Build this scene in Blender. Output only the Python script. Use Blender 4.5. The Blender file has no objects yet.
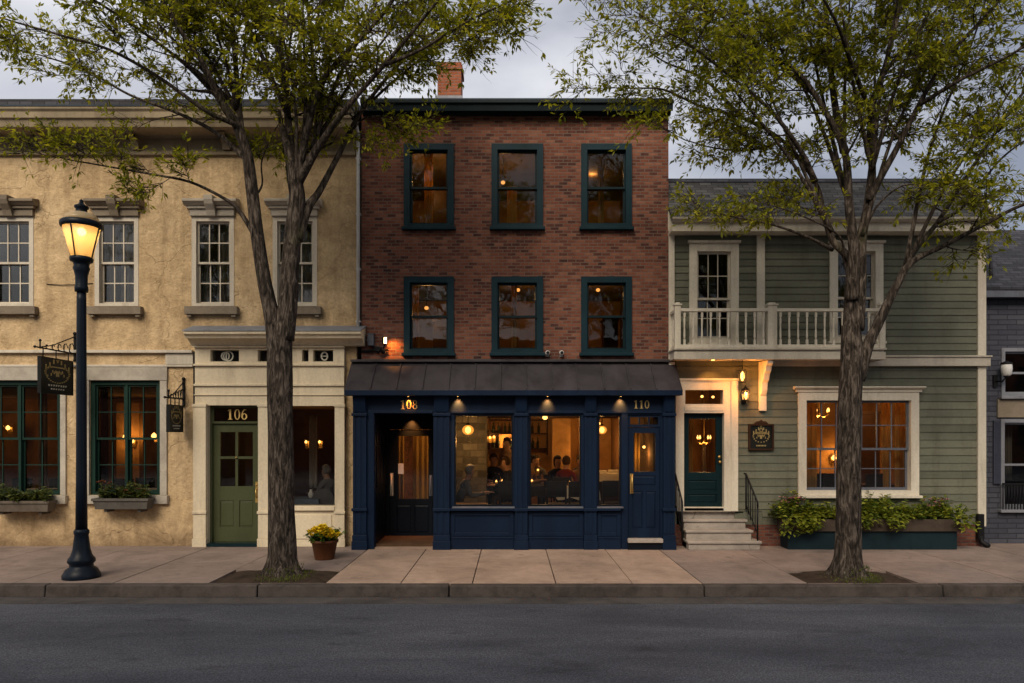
import bpy, bmesh, math, random
import numpy as np
from mathutils import Vector, Matrix, noise
scene = bpy.context.scene
COL = scene.collection
R = math.radians
rng = random.Random(11)
D, F, H, CX, HY = 13.6, 707.2, 2.13, 512.0, 435.0   # camera distance to the facades, focal length in pixels, eye height

def X(px, y=0.0): return (px - CX) * (D + y) / F
def Z(py, y=0.0): return H - (py - HY) * (D + y) / F

# ------------------------------------------------------------------ materials
class NT:
    def __init__(s, name):
        s.m = bpy.data.materials.new(name); s.m.use_nodes = True
        s.t = s.m.node_tree; s.t.nodes.clear()
        s.out = s.n('ShaderNodeOutputMaterial')
    def n(s, typ, **kw):
        nd = s.t.nodes.new(typ)
        for k, v in kw.items(): setattr(nd, k, v)
        return nd
    def l(s, a, b): s.t.links.new(a, b)
    def set(s, nd, **kw):
        for k, v in kw.items(): nd.inputs[k.replace('_', ' ')].default_value = v
        return nd
    def coord(s, scale=(1, 1, 1), kind='Object'):
        tc = s.n('ShaderNodeTexCoord'); mp = s.n('ShaderNodeMapping')
        mp.inputs['Scale'].default_value = scale
        s.l(tc.outputs[kind], mp.inputs['Vector']); return mp.outputs['Vector']
    def noise(s, vec, scale, detail=5, rough=.55, dist=0):
        t = s.n('ShaderNodeTexNoise'); s.l(vec, t.inputs['Vector'])
        s.set(t, Scale=scale, Detail=detail, Roughness=rough, Distortion=dist); return t.outputs['Fac']
    def ramp(s, fac, stops):
        r = s.n('ShaderNodeValToRGB'); e = r.color_ramp.elements
        while len(e) < len(stops): e.new(.5)
        for el, (p, c) in zip(e, stops):
            el.position = p; el.color = c if len(c) == 4 else (*c, 1)
        s.l(fac, r.inputs['Fac']); return r.outputs['Color']
    def mix(s, fac, a, b, blend='MIX'):
        m = s.n('ShaderNodeMix', data_type='RGBA', blend_type=blend)
        if isinstance(fac, (int, float)): m.inputs['Factor'].default_value = fac
        else: s.l(fac, m.inputs['Factor'])
        for sock, v in ((m.inputs['A'], a), (m.inputs['B'], b)):
            if isinstance(v, tuple): sock.default_value = v if len(v) == 4 else (*v, 1)
            else: s.l(v, sock)
        return m.outputs['Result']
    def math(s, op, a, b=0.0):
        m = s.n('ShaderNodeMath', operation=op)
        for i, v in enumerate((a, b)):
            if isinstance(v, (int, float)): m.inputs[i].default_value = v
            else: s.l(v, m.inputs[i])
        return m.outputs[0]
    def bump(s, h, strength, dist=.02, normal=None):
        b = s.n('ShaderNodeBump'); b.inputs['Strength'].default_value = strength; b.inputs['Distance'].default_value = dist
        s.l(h, b.inputs['Height'])
        if normal: s.l(normal, b.inputs['Normal'])
        return b.outputs['Normal']
    def bsdf(s, color, rough=.6, normal=None, metallic=0.0, spec=.5):
        p = s.n('ShaderNodeBsdfPrincipled')
        if isinstance(color, tuple): p.inputs['Base Color'].default_value = color if len(color) == 4 else (*color, 1)
        else: s.l(color, p.inputs['Base Color'])
        if isinstance(rough, (int, float)): p.inputs['Roughness'].default_value = rough
        else: s.l(rough, p.inputs['Roughness'])
        p.inputs['Metallic'].default_value = metallic
        p.inputs['Specular IOR Level'].default_value = spec
        if normal: s.l(normal, p.inputs['Normal'])
        s.l(p.outputs[0], s.out.inputs['Surface']); return p

def sc(c, k): return tuple(min(1, v * k) for v in c)

def paint(name, c, rough=.5, wear=.25, scale=6, bump=.15, metallic=0.0, streak=False, spec=.16, island=0.0, chips=.22):
    """painted or plain surface with blotches, grain and a little relief"""
    t = NT(name); v = t.coord()
    big = t.noise(t.coord((1, 1, .25)) if streak else v, scale * .35, 6, .6, .6)
    fine = t.noise(v, scale * 6, 4, .6)
    c1 = t.ramp(big, [(.28, sc(c, 1 - wear)), (.55, c), (.8, sc(c, 1 + wear * .6))])
    c2 = t.mix(.5, c1, t.ramp(fine, [(.3, (.72, .72, .72)), (.7, (1, 1, 1))]), 'MULTIPLY')
    ch = t.ramp(t.noise(v, scale * 4.5, 5, .7, .4), [(.655, (0, 0, 0)), (.69, (1, 1, 1))])
    c2 = t.mix(t.math('MULTIPLY', ch, chips), c2, tuple(min(1, k * 1.6 + .015) for k in c))
    dirt = t.ramp(t.noise(t.coord((3, 3, .5)), 1.3, 6, .65), [(.52, (1, 1, 1)), (.75, (.62, .58, .54))])
    c2 = t.mix(.7, c2, dirt, 'MULTIPLY')
    if island:
        geo = t.n('ShaderNodeNewGeometry'); c2 = t.mix(island, c2, t.ramp(geo.outputs['Random Per Island'], [(0, (.62, .62, .60)), (.5, (.95, .95, .95)), (1, (1.22, 1.2, 1.12))]), 'MULTIPLY')
    rr = t.math('ADD', t.math('MULTIPLY', fine, .25), rough - .08)
    t.bsdf(c2, rr, t.bump(fine, bump, .006), metallic, spec); return t.m

def emit(name, c, strength):
    t = NT(name); e = t.n('ShaderNodeEmission'); e.inputs[0].default_value = (*c, 1); e.inputs[1].default_value = strength
    t.l(e.outputs[0], t.out.inputs['Surface']); return t.m

def glass(name, tint=(1, 1, 1), boost=1.0, rough=0.0, ripple=.03):
    t = NT(name)
    fr = t.n('ShaderNodeFresnel'); fr.inputs['IOR'].default_value = 1.5
    fac = t.math('MULTIPLY', fr.outputs[0], boost)
    tr = t.n('ShaderNodeBsdfTransparent'); tr.inputs[0].default_value = (*tint, 1)
    gl = t.n('ShaderNodeBsdfGlossy'); gl.inputs['Roughness'].default_value = rough
    nz = t.noise(t.coord(), 2.3, 2)
    t.l(t.bump(nz, ripple, .1), gl.inputs['Normal'])
    mx = t.n('ShaderNodeMixShader'); t.l(fac, mx.inputs[0]); t.l(tr.outputs[0], mx.inputs[1]); t.l(gl.outputs[0], mx.inputs[2])
    t.l(mx.outputs[0], t.out.inputs['Surface']); return t.m

def brick_mat(name, cols, mortar, bw=.165, bh=.062, msize=.0085, bump=.6):
    t = NT(name); tc = t.n('ShaderNodeTexCoord'); sp = t.n('ShaderNodeSeparateXYZ'); t.l(tc.outputs['Object'], sp.inputs[0])
    cb = t.n('ShaderNodeCombineXYZ'); t.l(t.math('ADD', sp.outputs[0], sp.outputs[1]), cb.inputs[0]); t.l(sp.outputs[2], cb.inputs[1])
    wob = t.n('ShaderNodeVectorMath', operation='ADD')
    nz3 = t.n('ShaderNodeTexNoise'); t.l(tc.outputs['Object'], nz3.inputs['Vector']); t.set(nz3, Scale=7.0, Detail=2.0)
    sv = t.n('ShaderNodeVectorMath', operation='SCALE'); t.l(nz3.outputs['Color'], sv.inputs[0]); sv.inputs['Scale'].default_value = .012
    t.l(cb.outputs[0], wob.inputs[0]); t.l(sv.outputs[0], wob.inputs[1])
    def bt(c1, c2, mo, bias=0, off=.5):
        b = t.n('ShaderNodeTexBrick'); t.l(wob.outputs[0], b.inputs['Vector'])
        t.set(b, Color1=(*c1, 1), Color2=(*c2, 1), Mortar=(*mo, 1), Scale=1.0, Bias=bias)
        b.inputs['Mortar Size'].default_value = msize; b.inputs['Mortar Smooth'].default_value = .3
        b.inputs['Brick Width'].default_value = bw; b.inputs['Row Height'].default_value = bh
        b.offset = off; return b
    b0 = bt((0, 0, 0), (1, 1, 1), (.5, .5, .5))           # a random grey for every brick
    v = t.coord()
    blot = t.noise(v, 1.1, 5, .6); mid = t.noise(v, 9, 4, .6)
    grain = t.noise(v, 60, 3, .6)
    f = t.math('ADD', t.math('MULTIPLY', b0.outputs['Color'], .62), t.math('MULTIPLY', mid, .5))
    f = t.math('ADD', f, t.math('MULTIPLY', t.math('SUBTRACT', blot, .5), .75))
    n = len(cols)
    c = t.ramp(f, [(.12 + .78 * i / (n - 1), k) for i, k in enumerate(cols)])
    c = t.mix(.6, c, t.ramp(grain, [(.3, (.6, .6, .6)), (.7, (1.1, 1.1, 1.1))]), 'MULTIPLY')
    mo = t.mix(blot, sc(mortar, .6), sc(mortar, 1.25))
    c = t.mix(b0.outputs['Fac'], c, mo)
    h = t.math('SUBTRACT', t.math('MULTIPLY', mid, .35), b0.outputs['Fac'])
    t.bsdf(c, .88, t.bump(h, bump, .012), 0, .25); return t.m

def stucco_mat():
    t = NT('cream_stucco'); v = t.coord(); tc = t.n('ShaderNodeTexCoord')
    big = t.noise(v, .55, 7, .62, .8); mid = t.noise(v, 3.2, 6, .6); fine = t.noise(v, 24, 5, .65)
    streak = t.noise(t.coord((2.2, 2.2, .22)), 1.6, 6, .6)
    c = t.ramp(big, [(.3, (.52, .38, .22)), (.5, (.65, .485, .29)), (.72, (.72, .555, .35))])
    c = t.mix(t.ramp(streak, [(.50, (0, 0, 0)), (.72, (.62, .62, .62))]), c, (.32, .22, .12))
    sp = t.n('ShaderNodeSeparateXYZ'); t.l(tc.outputs['Object'], sp.inputs[0])
    damp = t.ramp(t.math('ADD', sp.outputs[2], t.math('MULTIPLY', t.noise(v, 1.7, 6, .65), 1.1)), [(.55, (.75, .75, .75)), (.98, (0, 0, 0))])
    c = t.mix(damp, c, (.24, .165, .095))
    c = t.mix(.7, c, t.ramp(mid, [(.3, (.58, .54, .48)), (.6, (1.06, 1.04, 1.0))]), 'MULTIPLY')
    knob = t.noise(v, 11, 5, .7)
    c = t.mix(.42, c, t.ramp(knob, [(.34, (.62, .58, .52)), (.56, (1.03, 1.02, 1.0)), (.7, (1.12, 1.1, 1.06))]), 'MULTIPLY')
    c = t.mix(.5, c, t.ramp(fine, [(.3, (.6, .57, .52)), (.6, (1, 1, 1))]), 'MULTIPLY')
    # grime run down from the sill ends, and under the belt course
    gx = t.n('ShaderNodeSeparateXYZ'); t.l(tc.outputs['Object'], gx.inputs[0]); run = None
    fine_run = t.noise(t.coord((9, 9, .35)), 1.2, 5, .65)
    for a, b in ((-11.5, 33.5), (95, 138.5), (192, 234), (273, 317)):
        for e in (X(a) - .05, X(b) + .05):
            q = t.math('SUBTRACT', 1.0, t.math('MULTIPLY', t.math('ABSOLUTE', t.math('SUBTRACT', gx.outputs[0], e + 6.5)), 4.5))
            run = q if run is None else t.math('MAXIMUM', run, q)
    zz = t.n('ShaderNodeMapRange'); t.l(gx.outputs[2], zz.inputs[0]); zz.inputs[1].default_value = Z(352); zz.inputs[2].default_value = Z(314)
    zz2 = t.math('LESS_THAN', gx.outputs[2], Z(312))
    run = t.math('MULTIPLY', t.math('MULTIPLY', t.math('MAXIMUM', run, 0.0), zz.outputs[0]), zz2)
    run = t.math('MULTIPLY', run, t.math('MULTIPLY', fine_run, 1.35))
    c = t.mix(run, c, (.20, .14, .08))
    # hairline cracks
    vo = t.n('ShaderNodeTexVoronoi', feature='DISTANCE_TO_EDGE'); vo.inputs['Scale'].default_value = .42
    wv = t.n('ShaderNodeVectorMath', operation='ADD'); nz = t.n('ShaderNodeTexNoise'); t.set(nz, Scale=2.2, Detail=6.0)
    t.l(tc.outputs['Object'], nz.inputs['Vector']); t.l(tc.outputs['Object'], wv.inputs[0]); t.l(nz.outputs['Color'], wv.inputs[1]); t.l(wv.outputs[0], vo.inputs['Vector'])
    crack = t.ramp(vo.outputs['Distance'], [(0.0, (1, 1, 1)), (.006, (0, 0, 0))])
    c = t.mix(t.math('MULTIPLY', crack, .16), c, (.16, .10, .05))
    h = t.math('ADD', t.math('MULTIPLY', fine, .5), t.math('MULTIPLY', knob, 1.2))
    h = t.math('SUBTRACT', h, t.math('MULTIPLY', crack, .4))
    t.bsdf(c, .92, t.bump(h, .85, .03), 0, .2); return t.m

def asphalt_mat():
    t = NT('asphalt'); v = t.coord()
    big = t.noise(t.coord((.35, 1.2, 1)), .9, 6, .6, .5); agg = t.noise(v, 55, 4, .75); agg2 = t.noise(v, 160, 2, .7)
    c = t.ramp(big, [(.3, (.052, .056, .072)), (.5, (.082, .088, .108)), (.72, (.128, .134, .156))])
    c = t.mix(.55, c, t.ramp(agg, [(.40, (.30, .30, .31)), (.52, (1, 1, 1)), (.62, (2.3, 2.25, 2.2))]), 'MULTIPLY')
    c = t.mix(.5, c, t.ramp(agg2, [(.4, (.6, .6, .6)), (.65, (1.4, 1.4, 1.4))]), 'MULTIPLY')
    tc = t.n('ShaderNodeTexCoord'); nz = t.n('ShaderNodeTexNoise'); t.set(nz, Scale=1.1, Detail=6.0); t.l(tc.outputs['Object'], nz.inputs['Vector'])
    wv = t.n('ShaderNodeVectorMath', operation='ADD'); t.l(tc.outputs['Object'], wv.inputs[0]); t.l(nz.outputs['Color'], wv.inputs[1])
    vo = t.n('ShaderNodeTexVoronoi', feature='DISTANCE_TO_EDGE'); vo.inputs['Scale'].default_value = .33; t.l(wv.outputs[0], vo.inputs['Vector'])
    crack = t.math('MULTIPLY', t.ramp(vo.outputs['Distance'], [(0, (1, 1, 1)), (.007, (0, 0, 0))]), t.ramp(big, [(.38, (.35, .35, .35)), (.55, (0, 0, 0))]))
    c = t.mix(crack, c, (.018, .018, .020))
    oil = t.ramp(t.noise(t.coord((.7, 1.6, 1)), 1.9, 4, .6, .5), [(.60, (0, 0, 0)), (.72, (.55, .55, .55))]); c = t.mix(oil, c, (.028, .028, .033))
    t.bsdf(c, .85, t.bump(t.math('SUBTRACT', t.math('ADD', agg, agg2), crack), .9, .015), 0, .25); return t.m

def concrete_mat(name, c, stain=(.10, .075, .06), rough_mix=.35):
    t = NT(name); v = t.coord()
    big = t.noise(v, .8, 6, .62, .6); mid = t.noise(v, 5, 6, .65); grit = t.noise(v, 70, 3, .7)
    geo = t.n('ShaderNodeNewGeometry')
    k = t.ramp(big, [(.28, sc(c, .62)), (.55, c), (.8, sc(c, 1.18))])
    k = t.mix(.35, k, t.ramp(geo.outputs['Random Per Island'], [(0, (.72, .72, .74)), (1, (1.12, 1.08, 1.04))]), 'MULTIPLY')
    k = t.mix(rough_mix, k, t.ramp(mid, [(.34, (.55, .53, .51)), (.56, (1, 1, 1)), (.7, (1.1, 1.1, 1.08))]), 'MULTIPLY')
    spots = t.ramp(t.noise(v, 3.1, 3, .5, 1.5), [(.64, (0, 0, 0)), (.72, (.6, .6, .6))])
    k = t.mix(spots, k, stain)
    k = t.mix(.5, k, t.ramp(grit, [(.35, (.66, .66, .66)), (.62, (1.1, 1.1, 1.1))]), 'MULTIPLY')
    t.bsdf(k, .86, t.bump(t.math('ADD', grit, mid), .35, .008), 0, .3); return t.m

def bark_mat():
    t = NT('bark'); v = t.coord((1, 1, .22)); v2 = t.coord()
    a = t.noise(v, 22, 6, .65, .8); b = t.noise(v2, 5, 5, .6); mo = t.noise(v2, 1.7, 4, .6)
    c = t.ramp(a, [(.34, (.006, .005, .004)), (.5, (.045, .036, .029)), (.66, (.155, .128, .106))])
    c = t.mix(.5, c, t.ramp(b, [(.3, (.55, .5, .46)), (.65, (1.15, 1.1, 1.05))]), 'MULTIPLY')
    c = t.mix(t.ramp(mo, [(.6, (0, 0, 0)), (.75, (.35, .35, .35))]), c, (.06, .065, .022))
    t.bsdf(c, .95, t.bump(a, 1.0, .03), 0, .15); return t.m

def leaf_mat(name, stops, trans=.45):
    t = NT(name); geo = t.n('ShaderNodeNewGeometry'); v = t.coord()
    f = t.math('ADD', t.math('MULTIPLY', geo.outputs['Random Per Island'], .6), t.math('MULTIPLY', t.noise(v, 1.3, 3), .5))
    c = t.ramp(f, stops)
    p = t.n('ShaderNodeBsdfPrincipled'); t.l(c, p.inputs['Base Color']); p.inputs['Roughness'].default_value = .55; p.inputs['Specular IOR Level'].default_value = .3
    tr = t.n('ShaderNodeBsdfTranslucent'); t.l(t.mix(1.0, c, (1.5, 1.35, .6), 'MULTIPLY'), tr.inputs[0])
    m = t.n('ShaderNodeMixShader'); m.inputs[0].default_value = trans
    t.l(p.outputs[0], m.inputs[1]); t.l(tr.outputs[0], m.inputs[2]); t.l(m.outputs[0], t.out.inputs['Surface']); return t.m

def slate_mat(name, c):
    t = NT(name); tc = t.n('ShaderNodeTexCoord'); sp = t.n('ShaderNodeSeparateXYZ'); t.l(tc.outputs['Object'], sp.inputs[0])
    cb = t.n('ShaderNodeCombineXYZ'); t.l(sp.outputs[0], cb.inputs[0]); t.l(t.math('ADD', sp.outputs[1], sp.outputs[2]), cb.inputs[1])
    b = t.n('ShaderNodeTexBrick'); t.l(cb.outputs[0], b.inputs['Vector'])
    t.set(b, Color1=(0, 0, 0, 1), Color2=(1, 1, 1, 1), Mortar=(.5, .5, .5, 1), Scale=1.0)
    b.inputs['Mortar Size'].default_value = .008; b.inputs['Brick Width'].default_value = .24; b.inputs['Row Height'].default_value = .125
    v = t.coord(); nz = t.noise(v, 4, 5, .6)
    f = t.math('ADD', t.math('MULTIPLY', b.outputs['Color'], .6), t.math('MULTIPLY', nz, .5))
    k = t.ramp(f, [(.2, sc(c, .5)), (.5, c), (.85, sc(c, 1.7))])
    k = t.mix(b.outputs['Fac'], k, sc(c, .25))
    t.bsdf(k, .75, t.bump(t.math('SUBTRACT', t.math('MULTIPLY', b.outputs['Color'], .4), b.outputs['Fac']), .6, .015), 0, .35); return t.m

M = {}
M['brick'] = brick_mat('red_brick', [(.040, .020, .018), (.105, .038, .027), (.185, .064, .040), (.230, .080, .047), (.29, .125, .078)], (.165, .118, .095))
M['brick_orange'] = brick_mat('orange_brick', [(.22, .06, .03), (.36, .10, .045), (.46, .15, .07)], (.25, .17, .13))
M['brick_plinth'] = brick_mat('plinth_brick', [(.07, .025, .02), (.15, .05, .035), (.22, .08, .05)], (.12, .09, .075))
M['grey_brick'] = brick_mat('painted_grey_brick', [(.050, .053, .072), (.066, .069, .090), (.085, .088, .108)], (.035, .037, .048), .36, .10, .012, .6)
M['room_stone'] = brick_mat('room_stone', [(.035, .034, .033), (.10, .096, .09), (.20, .19, .175)], (.11, .10, .09), .33, .15, .012, 1.0)
M['stucco'] = stucco_mat()
M['asphalt'] = asphalt_mat()
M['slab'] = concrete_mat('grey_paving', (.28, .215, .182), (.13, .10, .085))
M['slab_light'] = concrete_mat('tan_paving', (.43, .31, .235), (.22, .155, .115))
M['kerb'] = concrete_mat('kerb_stone', (.085, .070, .061), (.018, .015, .013), .9)
M['joint'] = paint('paving_bed', (.06, .05, .045), .95)
M['stone'] = concrete_mat('dressed_stone', (.52, .47, .39), (.30, .25, .19))
M['stone_dark'] = concrete_mat('weathered_stone', (.25, .205, .15), (.12, .09, .06))
M['step_stone'] = concrete_mat('step_stone', (.42, .37, .32), (.09, .075, .06))
M['cornice'] = paint('weathered_cornice_paint', (.33, .265, .175), .7, .4, 5, .3, streak=True)
M['cream'] = paint('cream_paint', (.74, .635, .455), .5, .16, 4, .12, streak=True)
M['white'] = paint('off_white_paint', (.72, .655, .53), .5, .15, 5, .12, streak=True)
M['old_white'] = paint('aged_white_paint', (.60, .54, .44), .55, .25, 5, .15, streak=True)
M['pipe'] = paint('white_pipe_paint', (.74, .74, .72), .4, .12, 5, .05)
M['navy'] = paint('navy_paint', (.0055, .0155, .040), .42, .28, 5, .12, streak=True)
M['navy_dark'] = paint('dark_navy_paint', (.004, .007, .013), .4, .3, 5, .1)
M['teal'] = paint('teal_paint', (.006, .029, .042), .42, .3, 6, .12)
M['dark_teal'] = paint('dark_teal_paint', (.005, .019, .024), .38, .3, 6, .1)
M['dark_green'] = paint('dark_green_paint', (.011, .036, .027), .45, .3, 6, .1)
M['olive'] = paint('olive_green_paint', (.068, .078, .037), .45, .2, 5, .1, streak=True)
M['sage'] = paint('sage_clapboard_paint', (.160, .164, .121), .65, .24, 4, .2, island=.55)
M['roof_edge'] = paint('black_green_cornice_paint', (.006, .015, .019), .5, .3, 5, .15)
M['metal_roof'] = paint('aged_roof_metal', (.064, .057, .063), .45, .45, 5, .25, .2, True)
M['slate'] = slate_mat('roof_slates', (.066, .064, .062))
M['dark_slate'] = slate_mat('dark_roof_slates', (.032, .033, .042))
M['lead'] = paint('grey_lead', (.26, .27, .30), .5, .25, 6, .15, .2)
M['iron'] = paint('black_iron', (.010, .010, .011), .45, .3, 8, .2)
M['lamp_iron'] = paint('blue_black_lamp_paint', (.006, .011, .020), .36, .3, 8, .15)
M['brass'] = paint('brass', (.72, .48, .16), .35, .2, 8, .1, .9)
M['gold'] = paint('gold_leaf', (.74, .52, .20), .42, .2, 20, .1, .35)
M['dull_gold'] = paint('dull_gold_leaf', (.42, .34, .15), .5, .35, 30, .2, .3)
M['pale_letter'] = paint('pale_lettering', (.62, .60, .50), .6, .2, 20, .1)
M['sign_black'] = paint('black_sign_paint', (.014, .015, .014), .4, .4, 8, .12)
M['wood_dark'] = paint('dark_wood', (.045, .022, .011), .45, .4, 7, .2)
M['wood_grey'] = paint('grey_weathered_wood', (.145, .12, .095), .8, .35, 8, .35)
M['wood_brown'] = paint('brown_weathered_wood', (.075, .056, .043), .8, .35, 8, .35)
M['box_grey'] = paint('grey_window_box_paint', (.115, .105, .092), .6, .25, 7, .15)
M['teal_box'] = paint('dark_teal_planter_paint', (.010, .024, .031), .5, .3, 6, .15)
M['barrel'] = paint('brown_glazed_pot', (.115, .042, .017), .42, .45, 7, .2, streak=True)
M['soil'] = paint('dark_soil', (.050, .034, .024), .98, .5, 14, 1.0)
M['bark'] = bark_mat()
M['leaf'] = leaf_mat('street_tree_leaf', [(.1, (.036, .050, .004)), (.36, (.128, .152, .010)), (.62, (.245, .265, .018)), (.9, (.40, .38, .035))], .5)
M['box_leaf'] = leaf_mat('window_box_leaf', [(.2, (.024, .038, .009)), (.6, (.075, .10, .024)), (.95, (.16, .17, .045))], .3)
M['bright_leaf'] = leaf_mat('planter_leaf', [(.15, (.045, .075, .009)), (.5, (.14, .18, .018)), (.9, (.34, .36, .045))], .4)
M['pot_leaf'] = leaf_mat('pot_plant_leaf', [(.2, (.03, .07, .01)), (.9, (.11, .19, .025))], .3)
M['moss'] = leaf_mat('moss_blade', [(.2, (.035, .05, .008)), (.9, (.12, .14, .02))], .3)
M['petal_yellow'] = paint('yellow_petal', (.86, .62, .02), .6, .15, 30)
M['petal_pink'] = paint('dusty_pink_petal', (.46, .21, .22), .7, .25, 30)
M['petal_rust'] = paint('rust_petal', (.30, .09, .045), .7, .25, 30)
M['glass'] = glass('window_glass', (.92, .92, .90), 1.1, 0, .012)
M['old_glass'] = glass('old_window_glass', (.86, .84, .80), .85, .01, .02)
M['dark_glass'] = glass('dim_window_glass', (.74, .74, .72), 1.1, .02, .015)
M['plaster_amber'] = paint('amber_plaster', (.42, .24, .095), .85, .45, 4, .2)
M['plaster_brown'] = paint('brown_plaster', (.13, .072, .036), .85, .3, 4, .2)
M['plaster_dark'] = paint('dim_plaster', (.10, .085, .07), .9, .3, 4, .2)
M['floor_wood'] = paint('floor_boards', (.10, .055, .03), .5, .4, 5, .2)
M['ceiling'] = paint('ceiling_plaster', (.16, .11, .065), .9, .2, 4, .1)
def cloth(name, c):
    t = NT(name); v = t.coord(); k = t.ramp(t.noise(v, 3, 5), [(.3, sc(c, .75)), (.7, c)])
    a = t.n('ShaderNodeBsdfDiffuse'); b = t.n('ShaderNodeBsdfTranslucent'); t.l(k, a.inputs[0]); t.l(k, b.inputs[0])
    m = t.n('ShaderNodeMixShader'); m.inputs[0].default_value = .45; t.l(a.outputs[0], m.inputs[1]); t.l(b.outputs[0], m.inputs[2]); t.l(m.outputs[0], t.out.inputs['Surface']); return t.m
M['curtain_gold'] = cloth('gold_curtain', (.62, .40, .13))
M['curtain_pale'] = cloth('pale_curtain', (.60, .57, .52))
M['curtain_dark'] = cloth('dark_curtain', (.11, .085, .075))
M['linen'] = paint('white_linen', (.72, .66, .56), .9, .1, 8, .1)
M['leather'] = paint('dark_chair_leather', (.020, .016, .014), .5, .3, 8, .15)
M['skin'] = paint('skin', (.46, .27, .19), .6, .1, 10, .05)
M['hair_dark'] = paint('dark_hair', (.014, .010, .008), .6, .3, 25, .3)
M['hair_brown'] = paint('brown_hair', (.055, .03, .016), .6, .3, 25, .3)
M['hair_grey'] = paint('grey_hair', (.30, .27, .25), .6, .3, 25, .3)
M['cloth_grey'] = paint('grey_cloth', (.13, .125, .13), .9, .2, 15, .2)
M['cloth_black'] = paint('black_cloth', (.018, .018, .022), .9, .2, 15, .2)
M['cloth_red'] = paint('dark_red_cloth', (.16, .026, .022), .9, .2, 15, .2)
M['cloth_tan'] = paint('tan_cloth', (.38, .24, .13), .9, .2, 15, .2)
M['cloth_blue'] = paint('slate_blue_cloth', (.055, .075, .11), .9, .2, 15, .2)
M['cloth_pale_blue'] = paint('pale_blue_cloth', (.16, .20, .27), .9, .2, 15, .2)
M['bottle'] = paint('dark_bottle_glass', (.02, .03, .015), .15, .3, 10, .02)
M['paper'] = paint('white_paper', (.75, .73, .70), .8, .08, 10)
M['plastic_white'] = paint('white_plastic', (.74, .73, .70), .4, .12, 8)
M['plastic_grey'] = paint('grey_plastic', (.13, .14, .17), .5, .2, 8)
M['downlight_metal'] = paint('black_fitting', (.012, .011, .011), .5, .2, 8)
def globe_mat():
    t = NT('lit_globe'); e = t.n('ShaderNodeEmission'); e.inputs[0].default_value = (1.0, .40, .065, 1); e.inputs[1].default_value = 1.5
    tr = t.n('ShaderNodeBsdfTransparent'); tr.inputs[0].default_value = (1, .80, .45, 1); m = t.n('ShaderNodeMixShader'); m.inputs[0].default_value = .5
    t.l(e.outputs[0], m.inputs[1]); t.l(tr.outputs[0], m.inputs[2]); t.l(m.outputs[0], t.out.inputs['Surface']); return t.m
M['globe'] = globe_mat()
M['globe_core'] = emit('globe_filament', (1.0, .62, .22), 7.0)
M['globe_soft'] = emit('lit_small_bulb', (1.0, .48, .11), 4.5)
M['bulb_hot'] = emit('hot_bulb', (1.0, .66, .24), 9.0)
M['flood'] = emit('flood_face', (1.0, .66, .26), 14.0)
M['shade_lit'] = emit('lit_shade', (1.0, .42, .10), 1.5)
def street_glass_mat():
    t = NT('street_lamp_glass')
    p = t.n('ShaderNodeBsdfPrincipled'); p.inputs['Base Color'].default_value = (.78, .62, .40, 1); p.inputs['Roughness'].default_value = .25
    tr = t.n('ShaderNodeBsdfTransparent'); tr.inputs[0].default_value = (1.0, .88, .66, 1)
    tl = t.n('ShaderNodeBsdfTranslucent'); tl.inputs[0].default_value = (.95, .72, .38, 1)
    m1 = t.n('ShaderNodeMixShader'); m1.inputs[0].default_value = .35; t.l(p.outputs[0], m1.inputs[1]); t.l(tl.outputs[0], m1.inputs[2])
    m = t.n('ShaderNodeMixShader'); m.inputs[0].default_value = .30; t.l(m1.outputs[0], m.inputs[1]); t.l(tr.outputs[0], m.inputs[2])
    t.l(m.outputs[0], t.out.inputs['Surface']); return t.m
M['street_glass'] = street_glass_mat()

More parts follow.
